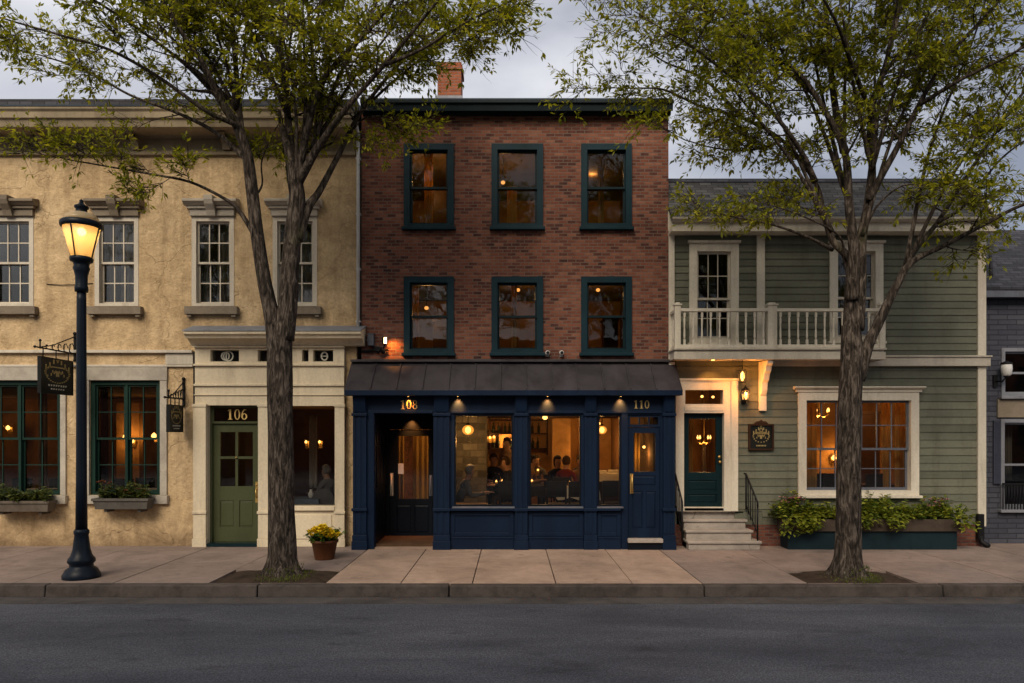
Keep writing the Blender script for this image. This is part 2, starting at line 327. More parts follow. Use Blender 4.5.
# ------------------------------------------------------------------ mesh builder
class MB:
    def __init__(s): s.v = []; s.f = []; s.mi = []; s.sm = []; s.cur = 0
    def add(s, verts, faces, smooth=False):
        o = len(s.v); s.v += [tuple(p) for p in verts]
        for f in faces: s.f.append([o + i for i in f]); s.mi.append(s.cur); s.sm.append(smooth)
        return s
    def box(s, x0, x1, y0, y1, z0, z1):
        if x0 > x1: x0, x1 = x1, x0
        if y0 > y1: y0, y1 = y1, y0
        if z0 > z1: z0, z1 = z1, z0
        return s.add([(x0,y0,z0),(x1,y0,z0),(x1,y1,z0),(x0,y1,z0),(x0,y0,z1),(x1,y0,z1),(x1,y1,z1),(x0,y1,z1)],
              [(0,3,2,1),(4,5,6,7),(0,1,5,4),(1,2,6,5),(2,3,7,6),(3,0,4,7)])
    def hexa(s, p):   # eight corners in box order
        return s.add(p, [(0,3,2,1),(4,5,6,7),(0,1,5,4),(1,2,6,5),(2,3,7,6),(3,0,4,7)])
    def extrude_x(s, prof, x0, x1):   # prof: list of (y,z), anticlockwise seen from +x
        n = len(prof); v = [(x0, y, z) for y, z in prof] + [(x1, y, z) for y, z in prof]
        fs = [[i, (i+1) % n, n + (i+1) % n, n + i] for i in range(n)] + [list(range(n))[::-1], [n + i for i in range(n)]]
        return s.add(v, fs)
    def extrude_y(s, prof, y0, y1):   # prof: (x,z)
        n = len(prof); v = [(x, y0, z) for x, z in prof] + [(x, y1, z) for x, z in prof]
        fs = [[i, (i+1) % n, n + (i+1) % n, n + i] for i in range(n)] + [list(range(n))[::-1], [n + i for i in range(n)]]
        return s.add(v, fs)
    def ring_y(s, outer, inner, y0, y1):   # two loops of the same length, extruded along y
        n = len(outer); v = [(x, y0, z) for x, z in outer] + [(x, y0, z) for x, z in inner] + [(x, y1, z) for x, z in outer] + [(x, y1, z) for x, z in inner]
        fs = []
        for i in range(n):
            j = (i + 1) % n
            fs += [[i, j, n+j, n+i], [2*n+i, 3*n+i, 3*n+j, 2*n+j], [i, 2*n+i, 2*n+j, j], [n+i, n+j, 3*n+j, 3*n+i]]
        return s.add(v, fs)
    def lathe(s, prof, c, n=20, axis='z', smooth=True):   # prof: (r, h)
        v = []; fs = []
        for r, h in prof:
            for i in range(n):
                a = 2 * math.pi * i / n
                p = (r * math.cos(a), r * math.sin(a), h)
                if axis == 'y': p = (p[0], p[2], p[1])
                if axis == 'x': p = (p[2], p[0], p[1])
                v.append((c[0]+p[0], c[1]+p[1], c[2]+p[2]))
        for k in range(len(prof) - 1):
            for i in range(n):
                j = (i + 1) % n; fs.append([k*n+i, k*n+j, (k+1)*n+j, (k+1)*n+i])
        if prof[0][0] > 1e-6: fs.append(list(range(n))[::-1])
        if prof[-1][0] > 1e-6: fs.append([(len(prof)-1)*n + i for i in range(n)])
        return s.add(v, fs, smooth)
    def ball(s, c, r, n=14, sz=1.0, m=9):
        return s.lathe([(max(1e-4, r * math.sin(math.pi * k / m)), -r * sz * math.cos(math.pi * k / m)) for k in range(m + 1)], c, n)
    def tube(s, pts, rad, n=6, cap=True, rough=None):
        pts = [Vector(p) for p in pts]
        if isinstance(rad, (int, float)): rad = [rad] * len(pts)
        t0 = (pts[1] - pts[0]).normalized(); u = t0.orthogonal().normalized(); v = []; fs = []
        for k, p in enumerate(pts):
            t = (pts[min(k+1, len(pts)-1)] - pts[max(k-1, 0)]).normalized()
            u = (u - t * u.dot(t)); u = u.normalized() if u.length > 1e-6 else t.orthogonal().normalized()
            w = t.cross(u)
            for i in range(n):
                a = 2 * math.pi * i / n; rr = rad[k]
                if rough: rr *= rough(k, a, p)
                v.append(p + (u * math.cos(a) + w * math.sin(a)) * rr)
        for k in range(len(pts) - 1):
            for i in range(n):
                j = (i+1) % n; fs.append([k*n+i, k*n+j, (k+1)*n+j, (k+1)*n+i])
        if cap: fs += [list(range(n))[::-1], [(len(pts)-1)*n+i for i in range(n)]]
        return s.add(v, fs, n > 4)
    def wall(s, x0, x1, z0, z1, y0, y1, holes=()):
        """slab of wall facing -y with rectangular openings"""
        xs = sorted({x0, x1, *[min(max(h[k], x0), x1) for h in holes for k in (0, 1)]})
        zs = sorted({z0, z1, *[min(max(h[k], z0), z1) for h in holes for k in (2, 3)]})
        def solid(i, k):
            if i < 0 or k < 0 or i >= len(xs)-1 or k >= len(zs)-1: return False
            cx, cz = (xs[i]+xs[i+1])/2, (zs[k]+zs[k+1])/2
            return not any(h[0] < cx < h[1] and h[2] < cz < h[3] for h in holes)
        for i in range(len(xs)-1):
            for k in range(len(zs)-1):
                if not solid(i, k): continue
                a, b, c, d = xs[i], xs[i+1], zs[k], zs[k+1]
                s.add([(a,y0,c),(b,y0,c),(b,y0,d),(a,y0,d)], [(0,1,2,3)])
                s.add([(a,y1,c),(b,y1,c),(b,y1,d),(a,y1,d)], [(3,2,1,0)])
                if not solid(i-1, k): s.add([(a,y0,c),(a,y0,d),(a,y1,d),(a,y1,c)], [(0,1,2,3)])
                if not solid(i+1, k): s.add([(b,y0,c),(b,y1,c),(b,y1,d),(b,y0,d)], [(0,1,2,3)])
                if not solid(i, k-1): s.add([(a,y0,c),(a,y1,c),(b,y1,c),(b,y0,c)], [(0,1,2,3)])
                if not solid(i, k+1): s.add([(a,y0,d),(b,y0,d),(b,y1,d),(a,y1,d)], [(0,1,2,3)])
        return s
    def siding(s, x0, x1, z0, z1, y, pitch, holes=(), seed=1):
        """lapped clapboards with a thicker lower edge, cut round the openings"""
        rg = random.Random(seed); z = z0
        while z < z1 - 1e-4:
            zt = min(z + pitch, z1); cuts = sorted({z, zt, *[h[k] for h in holes for k in (2, 3) if z < h[k] < zt]})
            jit = rg.uniform(-.0015, .0015)
            def off(q): return .024 - .017 * (q - z) / pitch + jit
            for a, b in zip(cuts, cuts[1:]):
                segs = [(x0, x1)]
                for h in holes:
                    if h[2] < (a+b)/2 < h[3]:
                        segs = [q for p in segs for q in ((p[0], min(p[1], h[0])), (max(p[0], h[1]), p[1])) if q[1] - q[0] > .002]
                for p, q in segs:
                    s.extrude_x([(y, a), (y - off(a), a), (y - off(b), b), (y, b)], p, q)
            z = zt
        return s
    def build(s, name, mats, parent=None, bevel=0.0, kind=None, loc=None, recalc=True):
        me = bpy.data.meshes.new(name)
        off = Vector((0, 0, 0))
        if parent is not None: off = Vector(parent['_w'])
        elif loc is not None: off = Vector(loc)
        me.from_pydata([(p[0]-off.x, p[1]-off.y, p[2]-off.z) for p in s.v], [], s.f)
        me.polygons.foreach_set('material_index', s.mi); me.polygons.foreach_set('use_smooth', s.sm)
        for m in (mats if isinstance(mats, (list, tuple)) else [mats]): me.materials.append(M[m] if isinstance(m, str) else m)
        if recalc:
            bm = bmesh.new(); bm.from_mesh(me); bmesh.ops.recalc_face_normals(bm, faces=bm.faces); bm.to_mesh(me); bm.free()
        me.update()
        o = bpy.data.objects.new(name, me); COL.objects.link(o); o['_w'] = tuple(off)
        if parent is not None: o.parent = parent
        else: o.location = off
        if bevel:
            b = o.modifiers.new('bevel', 'BEVEL'); b.width = bevel; b.segments = 2; b.limit_method = 'ANGLE'; b.angle_limit = R(40)
        if kind: o['kind'] = kind
        return o

def tag(o, label, cat, group=None):
    o['label'] = label; o['category'] = cat
    if group: o['group'] = group
    return o
def thing(name, label, cat, loc=(0, 0, 0), group=None):
    o = bpy.data.objects.new(name, None); o.empty_display_size = .2; COL.objects.link(o); o.location = loc; o['_w'] = tuple(loc)
    return tag(o, label, cat, group)
def copy_tree(o, loc=None, rz=None, label=None, parent=None):
    c = o.copy(); COL.objects.link(c)
    if parent is not None: c.parent = parent
    if loc is not None: c.location = loc; c['_w'] = tuple(loc)
    if rz is not None: c.rotation_euler = (0, 0, rz)
    if label: c['label'] = label
    for ch in list(o.children): copy_tree(ch, parent=c)
    return c
def B(*a): return MB().box(*a)
def light(kind, loc, energy, color=(1, .52, .18), size=.1, **kw):
    l = bpy.data.lights.new(kind.lower() + '_lamp', kind); l.energy = energy; l.color = color
    if kind in ('POINT', 'SPOT'): l.shadow_soft_size = size
    for k, v in kw.items(): setattr(l, k, v)
    o = bpy.data.objects.new(kind.lower() + '_lamp', l); COL.objects.link(o); o.location = loc; return o

# serif figures, cut from strokes of varying width
def ell(cx, cz, rx, rz, n=28): return [(cx + rx * math.cos(2*math.pi*i/n), cz + rz * math.sin(2*math.pi*i/n)) for i in range(n)]
def figure(mb, ch, x, z, h, y0, y1):
    w = h * .56
    if ch == '1':
        st = h * .085; cx = x + w * .5
        mb.extrude_y([(cx-st, z+h*.05), (cx+st, z+h*.05), (cx+st, z+h), (cx-st*.6, z+h), (cx-st*3, z+h*.86), (cx-st*2.6, z+h*.82), (cx-st, z+h*.86)], y0, y1)
        mb.box(cx-st*2.6, cx+st*2.6, y0, y1, z, z+h*.05)
    elif ch == '0':
        mb.ring_y(ell(x+w*.5, z+h*.5, w*.5, h*.5), ell(x+w*.5, z+h*.5, w*.28, h*.44), y0, y1)
    elif ch == '8':
        mb.ring_y(ell(x+w*.5, z+h*.27, w*.48, h*.275), ell(x+w*.5, z+h*.27, w*.26, h*.20), y0, y1)
        mb.ring_y(ell(x+w*.5, z+h*.755, w*.40, h*.245), ell(x+w*.5, z+h*.755, w*.21, h*.185), y0+.0012, y1+.0012)
    elif ch == '6':
        mb.ring_y(ell(x+w*.5, z+h*.3, w*.5, h*.3), ell(x+w*.5, z+h*.3, w*.25, h*.235), y0, y1)
        pts = []
        for i in range(11):
            a = math.pi * (1.0 - .62 * i / 10); pts.append((x+w*.62 + w*.62*math.cos(a), z+h*.32 + h*.68*math.sin(a)))
        inn = []
        for i in range(11):
            a = math.pi * (1.0 - .62 * i / 10); k = .66 + .26 * i / 10; inn.append((x+w*.62 + w*.62*k*math.cos(a), z+h*.32 + h*.68*k*math.sin(a)))
        for i in range(10):
            mb.extrude_y([pts[i], inn[i], inn[i+1], pts[i+1]], y0+.0012, y1+.0012)
def number(text, cx, cz, h, yf, mat, parent):
    mb = MB(); w = h * .56; gap = h * .12; tot = len(text)*w + (len(text)-1)*gap; x = cx - tot/2
    for ch in text: figure(mb, ch, x, cz - h/2, h, yf - .012, yf + .004); x += w + gap
    return mb.build('number', mat, parent)
# ------------------------------------------------------------------ shared building pieces
def sash_window(parent, x0, x1, z0, z1, yf, trim, trim_mat, sash_mat, gl='glass', cols=1, rows=1, proud=.03, sill=None, stile=.045, meet=.5, muntin=.022, depth=.14, mull=None):
    fr = MB().wall(x0, x1, z0, z1, yf - proud, yf + depth, [(x0+trim, x1-trim, z0+trim*.6, z1-trim)]).build('window', trim_mat, parent, .004)
    a, b, c, d = x0+trim-.003, x1-trim+.003, z0+trim*.6-.003, z1-trim+.003
    mz = c + (d - c) * meet; s = MB(); g = MB()
    units = [(a, b)] if mull is None else [(a, (a+b)/2 - mull/2), ((a+b)/2 + mull/2, b)]
    if mull: s.box((a+b)/2 - mull/2, (a+b)/2 + mull/2, yf + .01, yf + .13, c, d)
    for (p, q) in units:
        for (e, f, y) in ((mz-.022, d, yf+.035), (c, mz+.022, yf+.08)):
            s.wall(p, q, e, f, y, y+.04, [(p+stile, q-stile, e+(stile*1.2 if e == c else .042), f-(.042 if f != d else stile))])
            i0, i1, k0, k1 = p+stile, q-stile, e+(stile*1.2 if e == c else .042), f-(.042 if f != d else stile)
            for i in range(1, cols): xx = i0 + (i1-i0)*i/cols; s.box(xx-muntin/2, xx+muntin/2, y+.006, y+.034, k0, k1)
            for k in range(1, rows): zz = k0 + (k1-k0)*k/rows; s.box(i0, i1, y+.008, y+.032, zz-muntin/2, zz+muntin/2)
            g.box(i0-.005, i1+.005, y+.017, y+.023, k0-.005, k1+.005)
    s.build('sash', sash_mat, fr); g.build('pane', gl, fr)
    if sill:
        ov, hh, pr, sm = sill
        MB().box(x0-ov, x1+ov, yf-pr, yf+.05, z0-hh, z0-.002).build('sill', sm, fr, .006)
    return fr

def door_leaf(parent, x0, x1, z0, z1, y, mat, lites, panels, gl='glass', bars=()):
    t = MB().wall(x0, x1, z0, z1, y, y+.05, lites + panels)
    for (a, b, c, d) in panels:
        t.box(a-.002, b+.002, y+.018, y+.04, c-.002, d+.002)
        t.hexa([(a+.03, y+.010, c+.03), (b-.03, y+.010, c+.03), (b-.012, y+.0185, c+.012), (a+.012, y+.0185, c+.012), (a+.03, y+.010, d-.03), (b-.03, y+.010, d-.03), (b-.012, y+.0185, d-.012), (a+.012, y+.0185, d-.012)])
    for q in bars: t.box(*q)
    o = t.build('door', mat, parent, .004)
    if lites:
        g = MB()
        for (a, b, c, d) in lites: g.box(a-.004, b+.004, y+.022, y+.029, c-.004, d+.004)
        g.build('pane', gl, o)
    return o
def pull_handle(door, x, y, z0, z1, mat='brass', r=.014):
    m = MB(); m.tube([(x, y-.055, z0), (x, y-.06, (z0+z1)/2), (x, y-.055, z1)], r, 8)
    for z in (z0+.04, z1-.04): m.tube([(x, y-.055, z), (x, y+.004, z)], r*.8, 6)
    m.box(x-.03, x+.03, y-.006, y+.003, z0-.02, z1+.02)
    return m.build('handle', mat, door)

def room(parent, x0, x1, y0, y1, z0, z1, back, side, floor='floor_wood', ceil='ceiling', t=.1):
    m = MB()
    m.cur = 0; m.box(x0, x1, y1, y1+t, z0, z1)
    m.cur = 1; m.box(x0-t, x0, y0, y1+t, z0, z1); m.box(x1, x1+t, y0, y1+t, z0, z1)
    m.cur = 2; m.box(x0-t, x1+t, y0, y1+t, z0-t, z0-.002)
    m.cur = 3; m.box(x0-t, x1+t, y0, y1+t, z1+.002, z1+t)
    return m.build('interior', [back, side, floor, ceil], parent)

def drape(x0, x1, y, z0, z1, waves, amp, tie=None):
    """hanging cloth with vertical folds; tie pulls the lower part towards one side"""
    m = MB(); nx = waves * 8; nz = 14; v = []
    for k in range(nz + 1):
        q = k / nz; z = z1 + (z0 - z1) * q
        w = 1.0
        if tie: w = 1 - .45 * math.exp(-((q - .62) / .22) ** 2)
        for i in range(nx + 1):
            u = i / nx; xx = x0 + (x1 - x0) * u * w if tie != 'r' else x1 - (x1 - x0) * (1 - u) * w
            v.append((xx, y + amp * math.sin(u * waves * 2 * math.pi + .5 * math.sin(q * 3)) , z))
    n = len(v); fs = []
    v += [(p[0], p[1] + .006, p[2]) for p in v]
    for k in range(nz):
        for i in range(nx):
            a = k*(nx+1)+i; q = [a, a+1, a+nx+2, a+nx+1]; fs.append(q); fs.append([n+j for j in q][::-1])
    rim = [i for i in range(nx+1)] + [(k+1)*(nx+1)-1+0 for k in range(1, nz+1)] + [nz*(nx+1)+i for i in range(nx-1, -1, -1)] + [k*(nx+1) for k in range(nz-1, 0, -1)]
    for i in range(len(rim)):
        a, b = rim[i], rim[(i+1) % len(rim)]; fs.append([a, n+a, n+b, b])
    m.add(v, fs, True); return m

# ------------------------------------------------------------------ ground
KY = -3.6          # kerb line
def slabs(mb, xs, y0, y1, ys=(), z=0.0, gap=.007, seed=3):
    rg = random.Random(seed); yy = [y0, *ys, y1]
    for i in range(len(xs)-1):
        for k in range(len(yy)-1):
            dz = rg.uniform(-.003, .003)
            mb.box(xs[i]+gap, xs[i+1]-gap, yy[k]+gap, yy[k+1]-gap, z-.05, z+dz)
pitL = (-4.37, -2.69, -3.42, -2.44); pitR = (4.25, 5.86, -3.45, -2.54)
MB().box(-900, 900, -900, 900, -.5, -.19).build('ground', 'asphalt', kind='structure')
MB().box(-80, 80, -12.6, KY, -.186, -.16).build('road', 'asphalt', kind='structure')
MB().box(-60, 60, KY+.16, 8, -.186, -.05).build('pavement_bed', 'joint', kind='structure')
gr = MB()
# grey concrete paving to both sides, cut round the tree pits
ysL = (-2.44,)
slabs(gr, [-20, -17.4, -15.6, -13.8, -12.0, -10.3, -8.75, -7.2, -5.75, pitL[0]], KY+.17, .6, (-1.75,), seed=5)
gr.box(pitL[0]+.007, pitL[1]-.004, pitL[3]+.006, .6, -.05, .001)
gr.box(pitL[0]+.007, pitL[1]-.004, KY+.17, pitL[2]-.004, -.05, .001)
slabs(gr, [2.735, pitR[0]], KY+.17, .6, (-1.7,), seed=6)
gr.box(pitR[0]+.007, pitR[1]-.007, pitR[3]+.006, .6, -.05, .0)
gr.box(pitR[0]+.007, pitR[1]-.007, KY+.17, pitR[2]-.004, -.05, .0)
slabs(gr, [pitR[1], 7.4, 9.0, 10.6, 12.3, 14.0, 16.0, 20.0], KY+.17, .9, (-1.7,), seed=7)
gr.build('pavement', 'slab', kind='structure', bevel=.005)
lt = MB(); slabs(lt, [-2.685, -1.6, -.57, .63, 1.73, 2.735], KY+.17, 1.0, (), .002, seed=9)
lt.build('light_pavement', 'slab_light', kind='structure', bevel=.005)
kb = MB(); kxs = [-20, -16.2, -12.9, -9.7, -6.6, -3.6, -.89, 2.72, 6.1, 9.3, 12.6, 16, 20]; rg = random.Random(4)
for a, b in zip(kxs, kxs[1:]):
    dz = rg.uniform(-.006, .006); dy = rg.uniform(-.006, .006)
    kb.hexa([(a+.008, KY-.02+dy, -.17), (b-.008, KY-.02+dy, -.17), (b-.008, KY+.165, -.17), (a+.008, KY+.165, -.17), (a+.008, KY+dy, .004+dz), (b-.008, KY+dy, .004+dz), (b-.008, KY+.165, .003+dz), (a+.008, KY+.165, .003+dz)])
kb.build('kerb', 'kerb', kind='structure', bevel=.018)
MB().box(-30, 30, KY-.42, KY-.05, -.17, -.155).build('gutter', paint('gutter_grit', (.082, .074, .07), .95, .5, 5, .6), kind='structure')
for i, (a, b, c, d) in enumerate((pitL, pitR)):
    m = MB(); n = 26; v = []; fs = []
    for k in range(n+1):
        for j in range(n+1):
            u, w = j/n, k/n; x = a+(b-a)*u; y = c+(d-c)*w
            e = min(u, 1-u, w, 1-w); z = -.035 + .05 * min(1, e*6) + .022*noise.noise((x*6, y*6, 3+i)) + .05*math.exp(-(((x-(a+b)/2)/.5)**2 + ((y-(c+d)/2)/.4)**2))
            v.append((x, y, z))
    for k in range(n):
        for j in range(n): q = k*(n+1)+j; fs.append([q, q+1, q+n+2, q+n+1])
    m.add(v, fs, True); m.build('tree_pit', 'soil', kind='structure')
# stray litter of leaves and bud scales along kerb and pits
rl = random.Random(8); m = MB()
for i in range(420):
    if i < 230: x = rl.uniform(-9, 9); y = KY - .06 - abs(rl.gauss(0, .13)); z = -.152
    else: x = rl.uniform(-9, 9); y = rl.uniform(-3.4, -.7); z = .008
    r = rl.uniform(.006, .02); an = rl.uniform(0, 6.28); dx, dy = r*math.cos(an), r*math.sin(an)
    m.add([(x-dx, y-dy, z), (x+dy*.4, y-dx*.4, z+.004), (x+dx, y+dy, z), (x-dy*.4, y+dx*.4, z+.003)], [(0, 1, 2, 3)])
m.build('leaf_litter', 'petal_rust', kind='stuff')

# ------------------------------------------------------------------ cream stucco building, left
LB = thing('stucco_building', 'long two-storey cream stucco building with white sash windows and heavy cornice', 'building', (-6.5, 0, 0))
x0, x1 = X(-300), X(356.5)
upw = [(-214, -170), (-112, -68), (-11.5, 33.5), (95, 138.5), (192, 234), (273, 317)]
holes = []
for a, b in upw: holes.append((X(a), X(b), Z(306), Z(217)))
lowA = (X(-24.5), X(61), Z(495), Z(380.5)); lowB = (X(90), X(160.5), Z(495), Z(380.5))
lowC = (X(-190), X(-105), Z(495), Z(380.5)); holes += [lowA, lowB, lowC]
shop = (X(197), X(345.5), -.02, Z(347))
wall = MB().wall(x0, x1, -.05, Z(130), 0, .3, holes + [shop])
wall.box(x0, x0+.3, .3, 7, -.05, Z(130)); wall.box(x1-.3, x1, .3, 7, -.05, Z(130)); wall.box(x0, x1, 7, 7.3, -.05, Z(130))
wall.build('wall', 'stucco', LB)
# scored base course and belt courses
m = MB()
m.box(x0, X(194), -.022, .05, -.03, Z(501))
m.build('base_course', 'stucco', LB, .006)
m = MB()
m.box(x0, X(193.5), -.075, .03, Z(353.2), Z(350.3)); m.box(x0, X(193.5), -.05, .03, Z(367), Z(364.8))
m.box(X(166), X(193.5), -.028, .03, Z(364.4), Z(353.6))
m.build('belt_course', 'old_white', LB, .005)
for (a, b) in ((-196, -99), (-30, 67), (86.6, 168)):
    m = MB(); wa = (-105, -99.4) if a < -100 else (61, 66.6) if a < 0 else (160.5, 167.5)
    m.box(X(a), X(b), -.045, .12, Z(380.4), Z(367.3))
    m.box(X(wa[0])+.002, X(wa[1]), -.035, .12, Z(495), Z(380.6))
    if a > 0: m.box(X(86.8), X(90)-.002, -.035, .12, Z(495), Z(380.6))
    elif a < -100: m.box(X(-196), X(-190)-.002, -.035, .12, Z(495), Z(380.6))
    else: m.box(X(-30), X(-24.5)-.002, -.035, .12, Z(495), Z(380.6))
    m.box(X(a)-.03, X(b+1.5), -.10, .12, Z(503.5), Z(495.2))
    m.build('stone_surround', 'stone', LB, .006)
for (a, b, c, d) in (lowA, lowB, lowC):
    sash_window(LB, a-.003, b+.003, c-.003, d+.003, .03, .085, 'dark_green', 'dark_green', 'glass', 2, 2, .0, None, .035, .5, .02, .12, .05)
for a, b in upw:
    w = sash_window(LB, X(a)-.003, X(b)+.003, Z(306), Z(217)+.003, .02, .085, 'old_white', 'old_white', 'dark_glass', 3, 2, .03, None, .04, .5, .022)
    MB().box(X(a)-.10, X(b)+.10, -.12, .05, Z(315), Z(307.2)).box(X(a)-.06, X(a)+.02, -.09, .0, Z(317.5), Z(315.1)).box(X(b)-.02, X(b)+.06, -.09, .0, Z(317.5), Z(315.1)).build('sill', 'stone_dark', w, .006)
    h = MB(); c = (X(a)+X(b))/2; l, r = X(a)-.02, X(b)+.02
    h.box(l, r, -.06, .05, Z(216.6), Z(210)); h.box(l-.04, r+.04, -.10, .05, Z(209.8), Z(207.2))
    h.extrude_x([(.04, Z(207)), (-.12, Z(207)), (-.17, Z(204.8)), (-.20, Z(204.2)), (-.20, Z(201.6)), (-.03, Z(199.6)), (.04, Z(199.6))], l-.09, r+.09)
    h.extrude_x([(.02, Z(217.2)), (-.09, Z(217.2)), (-.13, Z(212)), (-.21, Z(207)), (-.24, Z(203)), (-.24, Z(198.6)), (.02, Z(198.0))], c-.085, c+.085)
    h.build('lintel', 'stone_dark' if a < 190 else 'stone', w, .006)
# cornice
cy = -.52
prof = [(.05, Z(139.5)), (-.03, Z(139.5)), (-.06, Z(137.5)), (cy+.10, Z(126.8, cy)), (cy+.03, Z(126.3, cy)), (cy, Z(119.5, cy)), (cy-.04, Z(118.6, cy)), (cy-.04, Z(112.5, cy)), (cy-.075, Z(110.4, cy)), (cy-.075, Z(108.3, cy)), (.05, Z(104))]
m = MB().extrude_x(prof, x0, X(351.5, cy))
m.box(x0, x1-.004, -.07, .02, Z(156), Z(152.8)); m.box(x0, x1-.004, -.035, .02, Z(152.6), Z(139.7))
cor = m.build('cornice', 'cornice', LB, .006)
for px in (-240, -140, -40, 47, 138, 228, 322):
    MB().extrude_x([(-.03, Z(151.5)), (-.10, Z(151.5)), (-.14, Z(146)), (-.30, Z(138.5)), (-.36, Z(133.2, -.3)), (-.03, Z(133.2, -.3))], X(px)-.07, X(px)+.07).build('bracket', 'cornice', cor, .005)
MB().box(x0, X(352.5, cy), cy-.085, 0, Z(108.2, cy)+.002, Z(108.2, cy)+.03).build('roof_flashing', paint('dark_blue_flashing', (.035, .05, .07), .5), cor)
m = MB(); m.tube([(X(47), -.012, Z(284.3)), (X(62), -.02, Z(285.2)), (X(80), -.02, Z(284.6)), (X(93), -.012, Z(283.4))], .007, 5); m.build('wall_cable', 'iron', LB)
MB().box(x0, x1, .05, 7.3, Z(104), Z(104)+.12).build('roof', 'dark_slate', LB)
# downspout where the two buildings meet
m = MB(); dx = X(358.2, -.08)
m.tube([(dx, -.40, Z(116, -.4)), (dx, -.30, Z(120, -.35)), (dx, -.09, Z(134, -.1)), (dx, -.08, Z(150)), (dx, -.08, Z(331, -.08))], .033, 10)
for pz in (160, 215, 270, 322): m.box(dx-.045, dx+.045, -.10, .0, Z(pz)-.012, Z(pz)+.012)
m.build('downspout', 'pipe', LB)
m = MB(); m.tube([(X(194.2, -.05), -.05, Z(352)), (X(194.2, -.05), -.05, .12), (X(194.2, -.05), -.09, .03)], .02, 8); m.build('drain_pipe', 'iron', LB)
# ground-floor room behind the green windows, upper room, shop room
room(LB, x0+.35, X(193), .3, 4.6, .25, 3.05, 'plaster_amber', 'plaster_brown')
room(LB, x0+.35, x1-.35, .3, 3.8, 3.55, 7.2, 'plaster_dark', 'plaster_dark')
room(LB, X(201), X(343), .26, 4.2, .06, 2.75, 'plaster_brown', 'plaster_dark')
# cream shopfront 106
ys = -.10
fr = MB()
fh = [(X(209.5), X(260), -.1, Z(405.5)), (X(271), X(336), Z(505.5), Z(406)), (X(212.5), X(241), Z(362), Z(350.5)), (X(259.5), X(281), Z(362), Z(350.5)), (X(303.5), X(310), Z(362), Z(350.5)), (X(314.5), X(334.5), Z(362), Z(350.5))]
fr.wall(X(197)+.004, X(345.5)-.004, .0, Z(347.2), ys, .24, fh)
sf = fr.build('shopfront', 'cream', LB, .004)
m = MB()
for a, b in ((196.3, 209), (260.6, 270.5), (336.6, 346.2)):
    m.box(X(a), X(b), ys-.045, ys+.03, .16, Z(405)); m.box(X(a)-.012, X(b)+.012, ys-.065, ys+.03, 0.0, .158)
    m.box(X(a)-.014, X(b)+.014, ys-.068, ys+.03, Z(513), Z(510.3)); m.box(X(a)-.012, X(b)+.012, ys-.062, ys+.03, Z(407.2), Z(404.2))
m.build('pilaster', 'cream', sf, .005)
m = MB()
for pz, hh, pr in ((365.6, .035, .05), (385.4, .04, .04), (395.2, .02, .025), (347.6, .03, .06)):
    m.box(X(196.5), X(346), ys-pr, ys+.03, Z(pz)-hh/2, Z(pz)+hh/2)
m.box(X(270.7), X(336.4), ys-.055, ys+.03, Z(509.8), Z(505.8))
m.box(X(275), X(333), ys-.018, ys+.03, Z(538), Z(514))
m.build('moulding', 'cream', sf, .005)
m = MB(); yc = -.42
m.extrude_x([(.02, Z(346.6)), (ys-.05, Z(346.6)), (ys-.09, Z(344)), (ys-.16, Z(341.5)), (ys-.18, Z(338.5, -.3)), (yc+.04, Z(338, yc)), (yc+.02, Z(335.5, yc)), (yc-.03, Z(334, yc)), (yc-.03, Z(331.6, yc)), (.02, Z(327.5))], X(184, yc), X(361, yc))
cn = m.build('shop_cornice', 'cream', sf, .005)
MB().extrude_x([(.0, Z(327)), (yc-.045, Z(331.2, yc)), (yc-.045, Z(331.2, yc)+.022), (.0, Z(327)+.025)], X(183.4, yc), X(361.6, yc)).build('lead_cap', 'lead', sf)
for h in fh[1:]: B(h[0]-.003, h[1]+.003, .02, .027, h[2]-.003, h[3]+.003).build('shop_glass', 'glass', sf)
for q in ((211.5, 242), (258.5, 283), (302.5, 335.5)): B(X(q[0]), X(q[1]), .10, .13, Z(363), Z(349.5)).build('dark_backing', 'dark_teal', sf)
m = MB()   # the pale figures on the little top lights
c, zc = X(226.5), Z(356.2)
m.ring_y(ell(c-.02, zc, .085, .085), ell(c-.02, zc, .062, .066), -.012, .012); m.ring_y(ell(c+.035, zc, .10, .10), ell(c+.035, zc, .078, .080), -.010, .014); m.box(c-.012, c+.008, -.014, .01, zc-.085, zc+.085); m.build('pale_figure', 'pale_letter', sf)
m = MB(); c = X(324.5)
m.ring_y(ell(c, zc, .07, .088), ell(c, zc, .046, .062), -.012, .012); m.box(c-.045, c+.045, -.01, .01, zc-.01, zc+.01)
m.build('pale_figure', 'pale_letter', sf)
# olive door 106
dz0, dz1 = Z(541)+.02, Z(425)
m = MB().wall(X(209.5)-.003, X(260)+.003, .0, Z(405.5)+.003, .03, .13, [(X(211.6), X(258.6), .06, Z(423.5)), (X(213), X(257), Z(421.3), Z(407.8))])
df = m.build('door_frame', 'olive', LB, .004)
MB().box(X(213)-.003, X(257)+.003, .07, .078, Z(421.3)-.003, Z(407.8)+.003).build('transom_pane', 'dark_glass', df)
number('106', X(236), Z(414.3), .20, .07, 'gold', df)
MB().box(X(207), X(262), -.14, .14, .0, .058).build('threshold', 'dark_teal', df)
a, b = X(211.7), X(258.5); md = (a+b)/2; w = b-a
lt_ = [(a+w*.15, md-.025, Z(456.5), Z(432)), (md+.025, b-w*.15, Z(456.5), Z(432)), (a+w*.15, md-.025, Z(486.5), Z(459)), (md+.025, b-w*.15, Z(486.5), Z(459))]
pn = [(a+w*.14, md-.05, Z(527.5), Z(501)), (md+.05, b-w*.14, Z(527.5), Z(501))]
dr = door_leaf(LB, a, b, .07, Z(423.8), .075, 'olive', lt_, pn, 'glass')
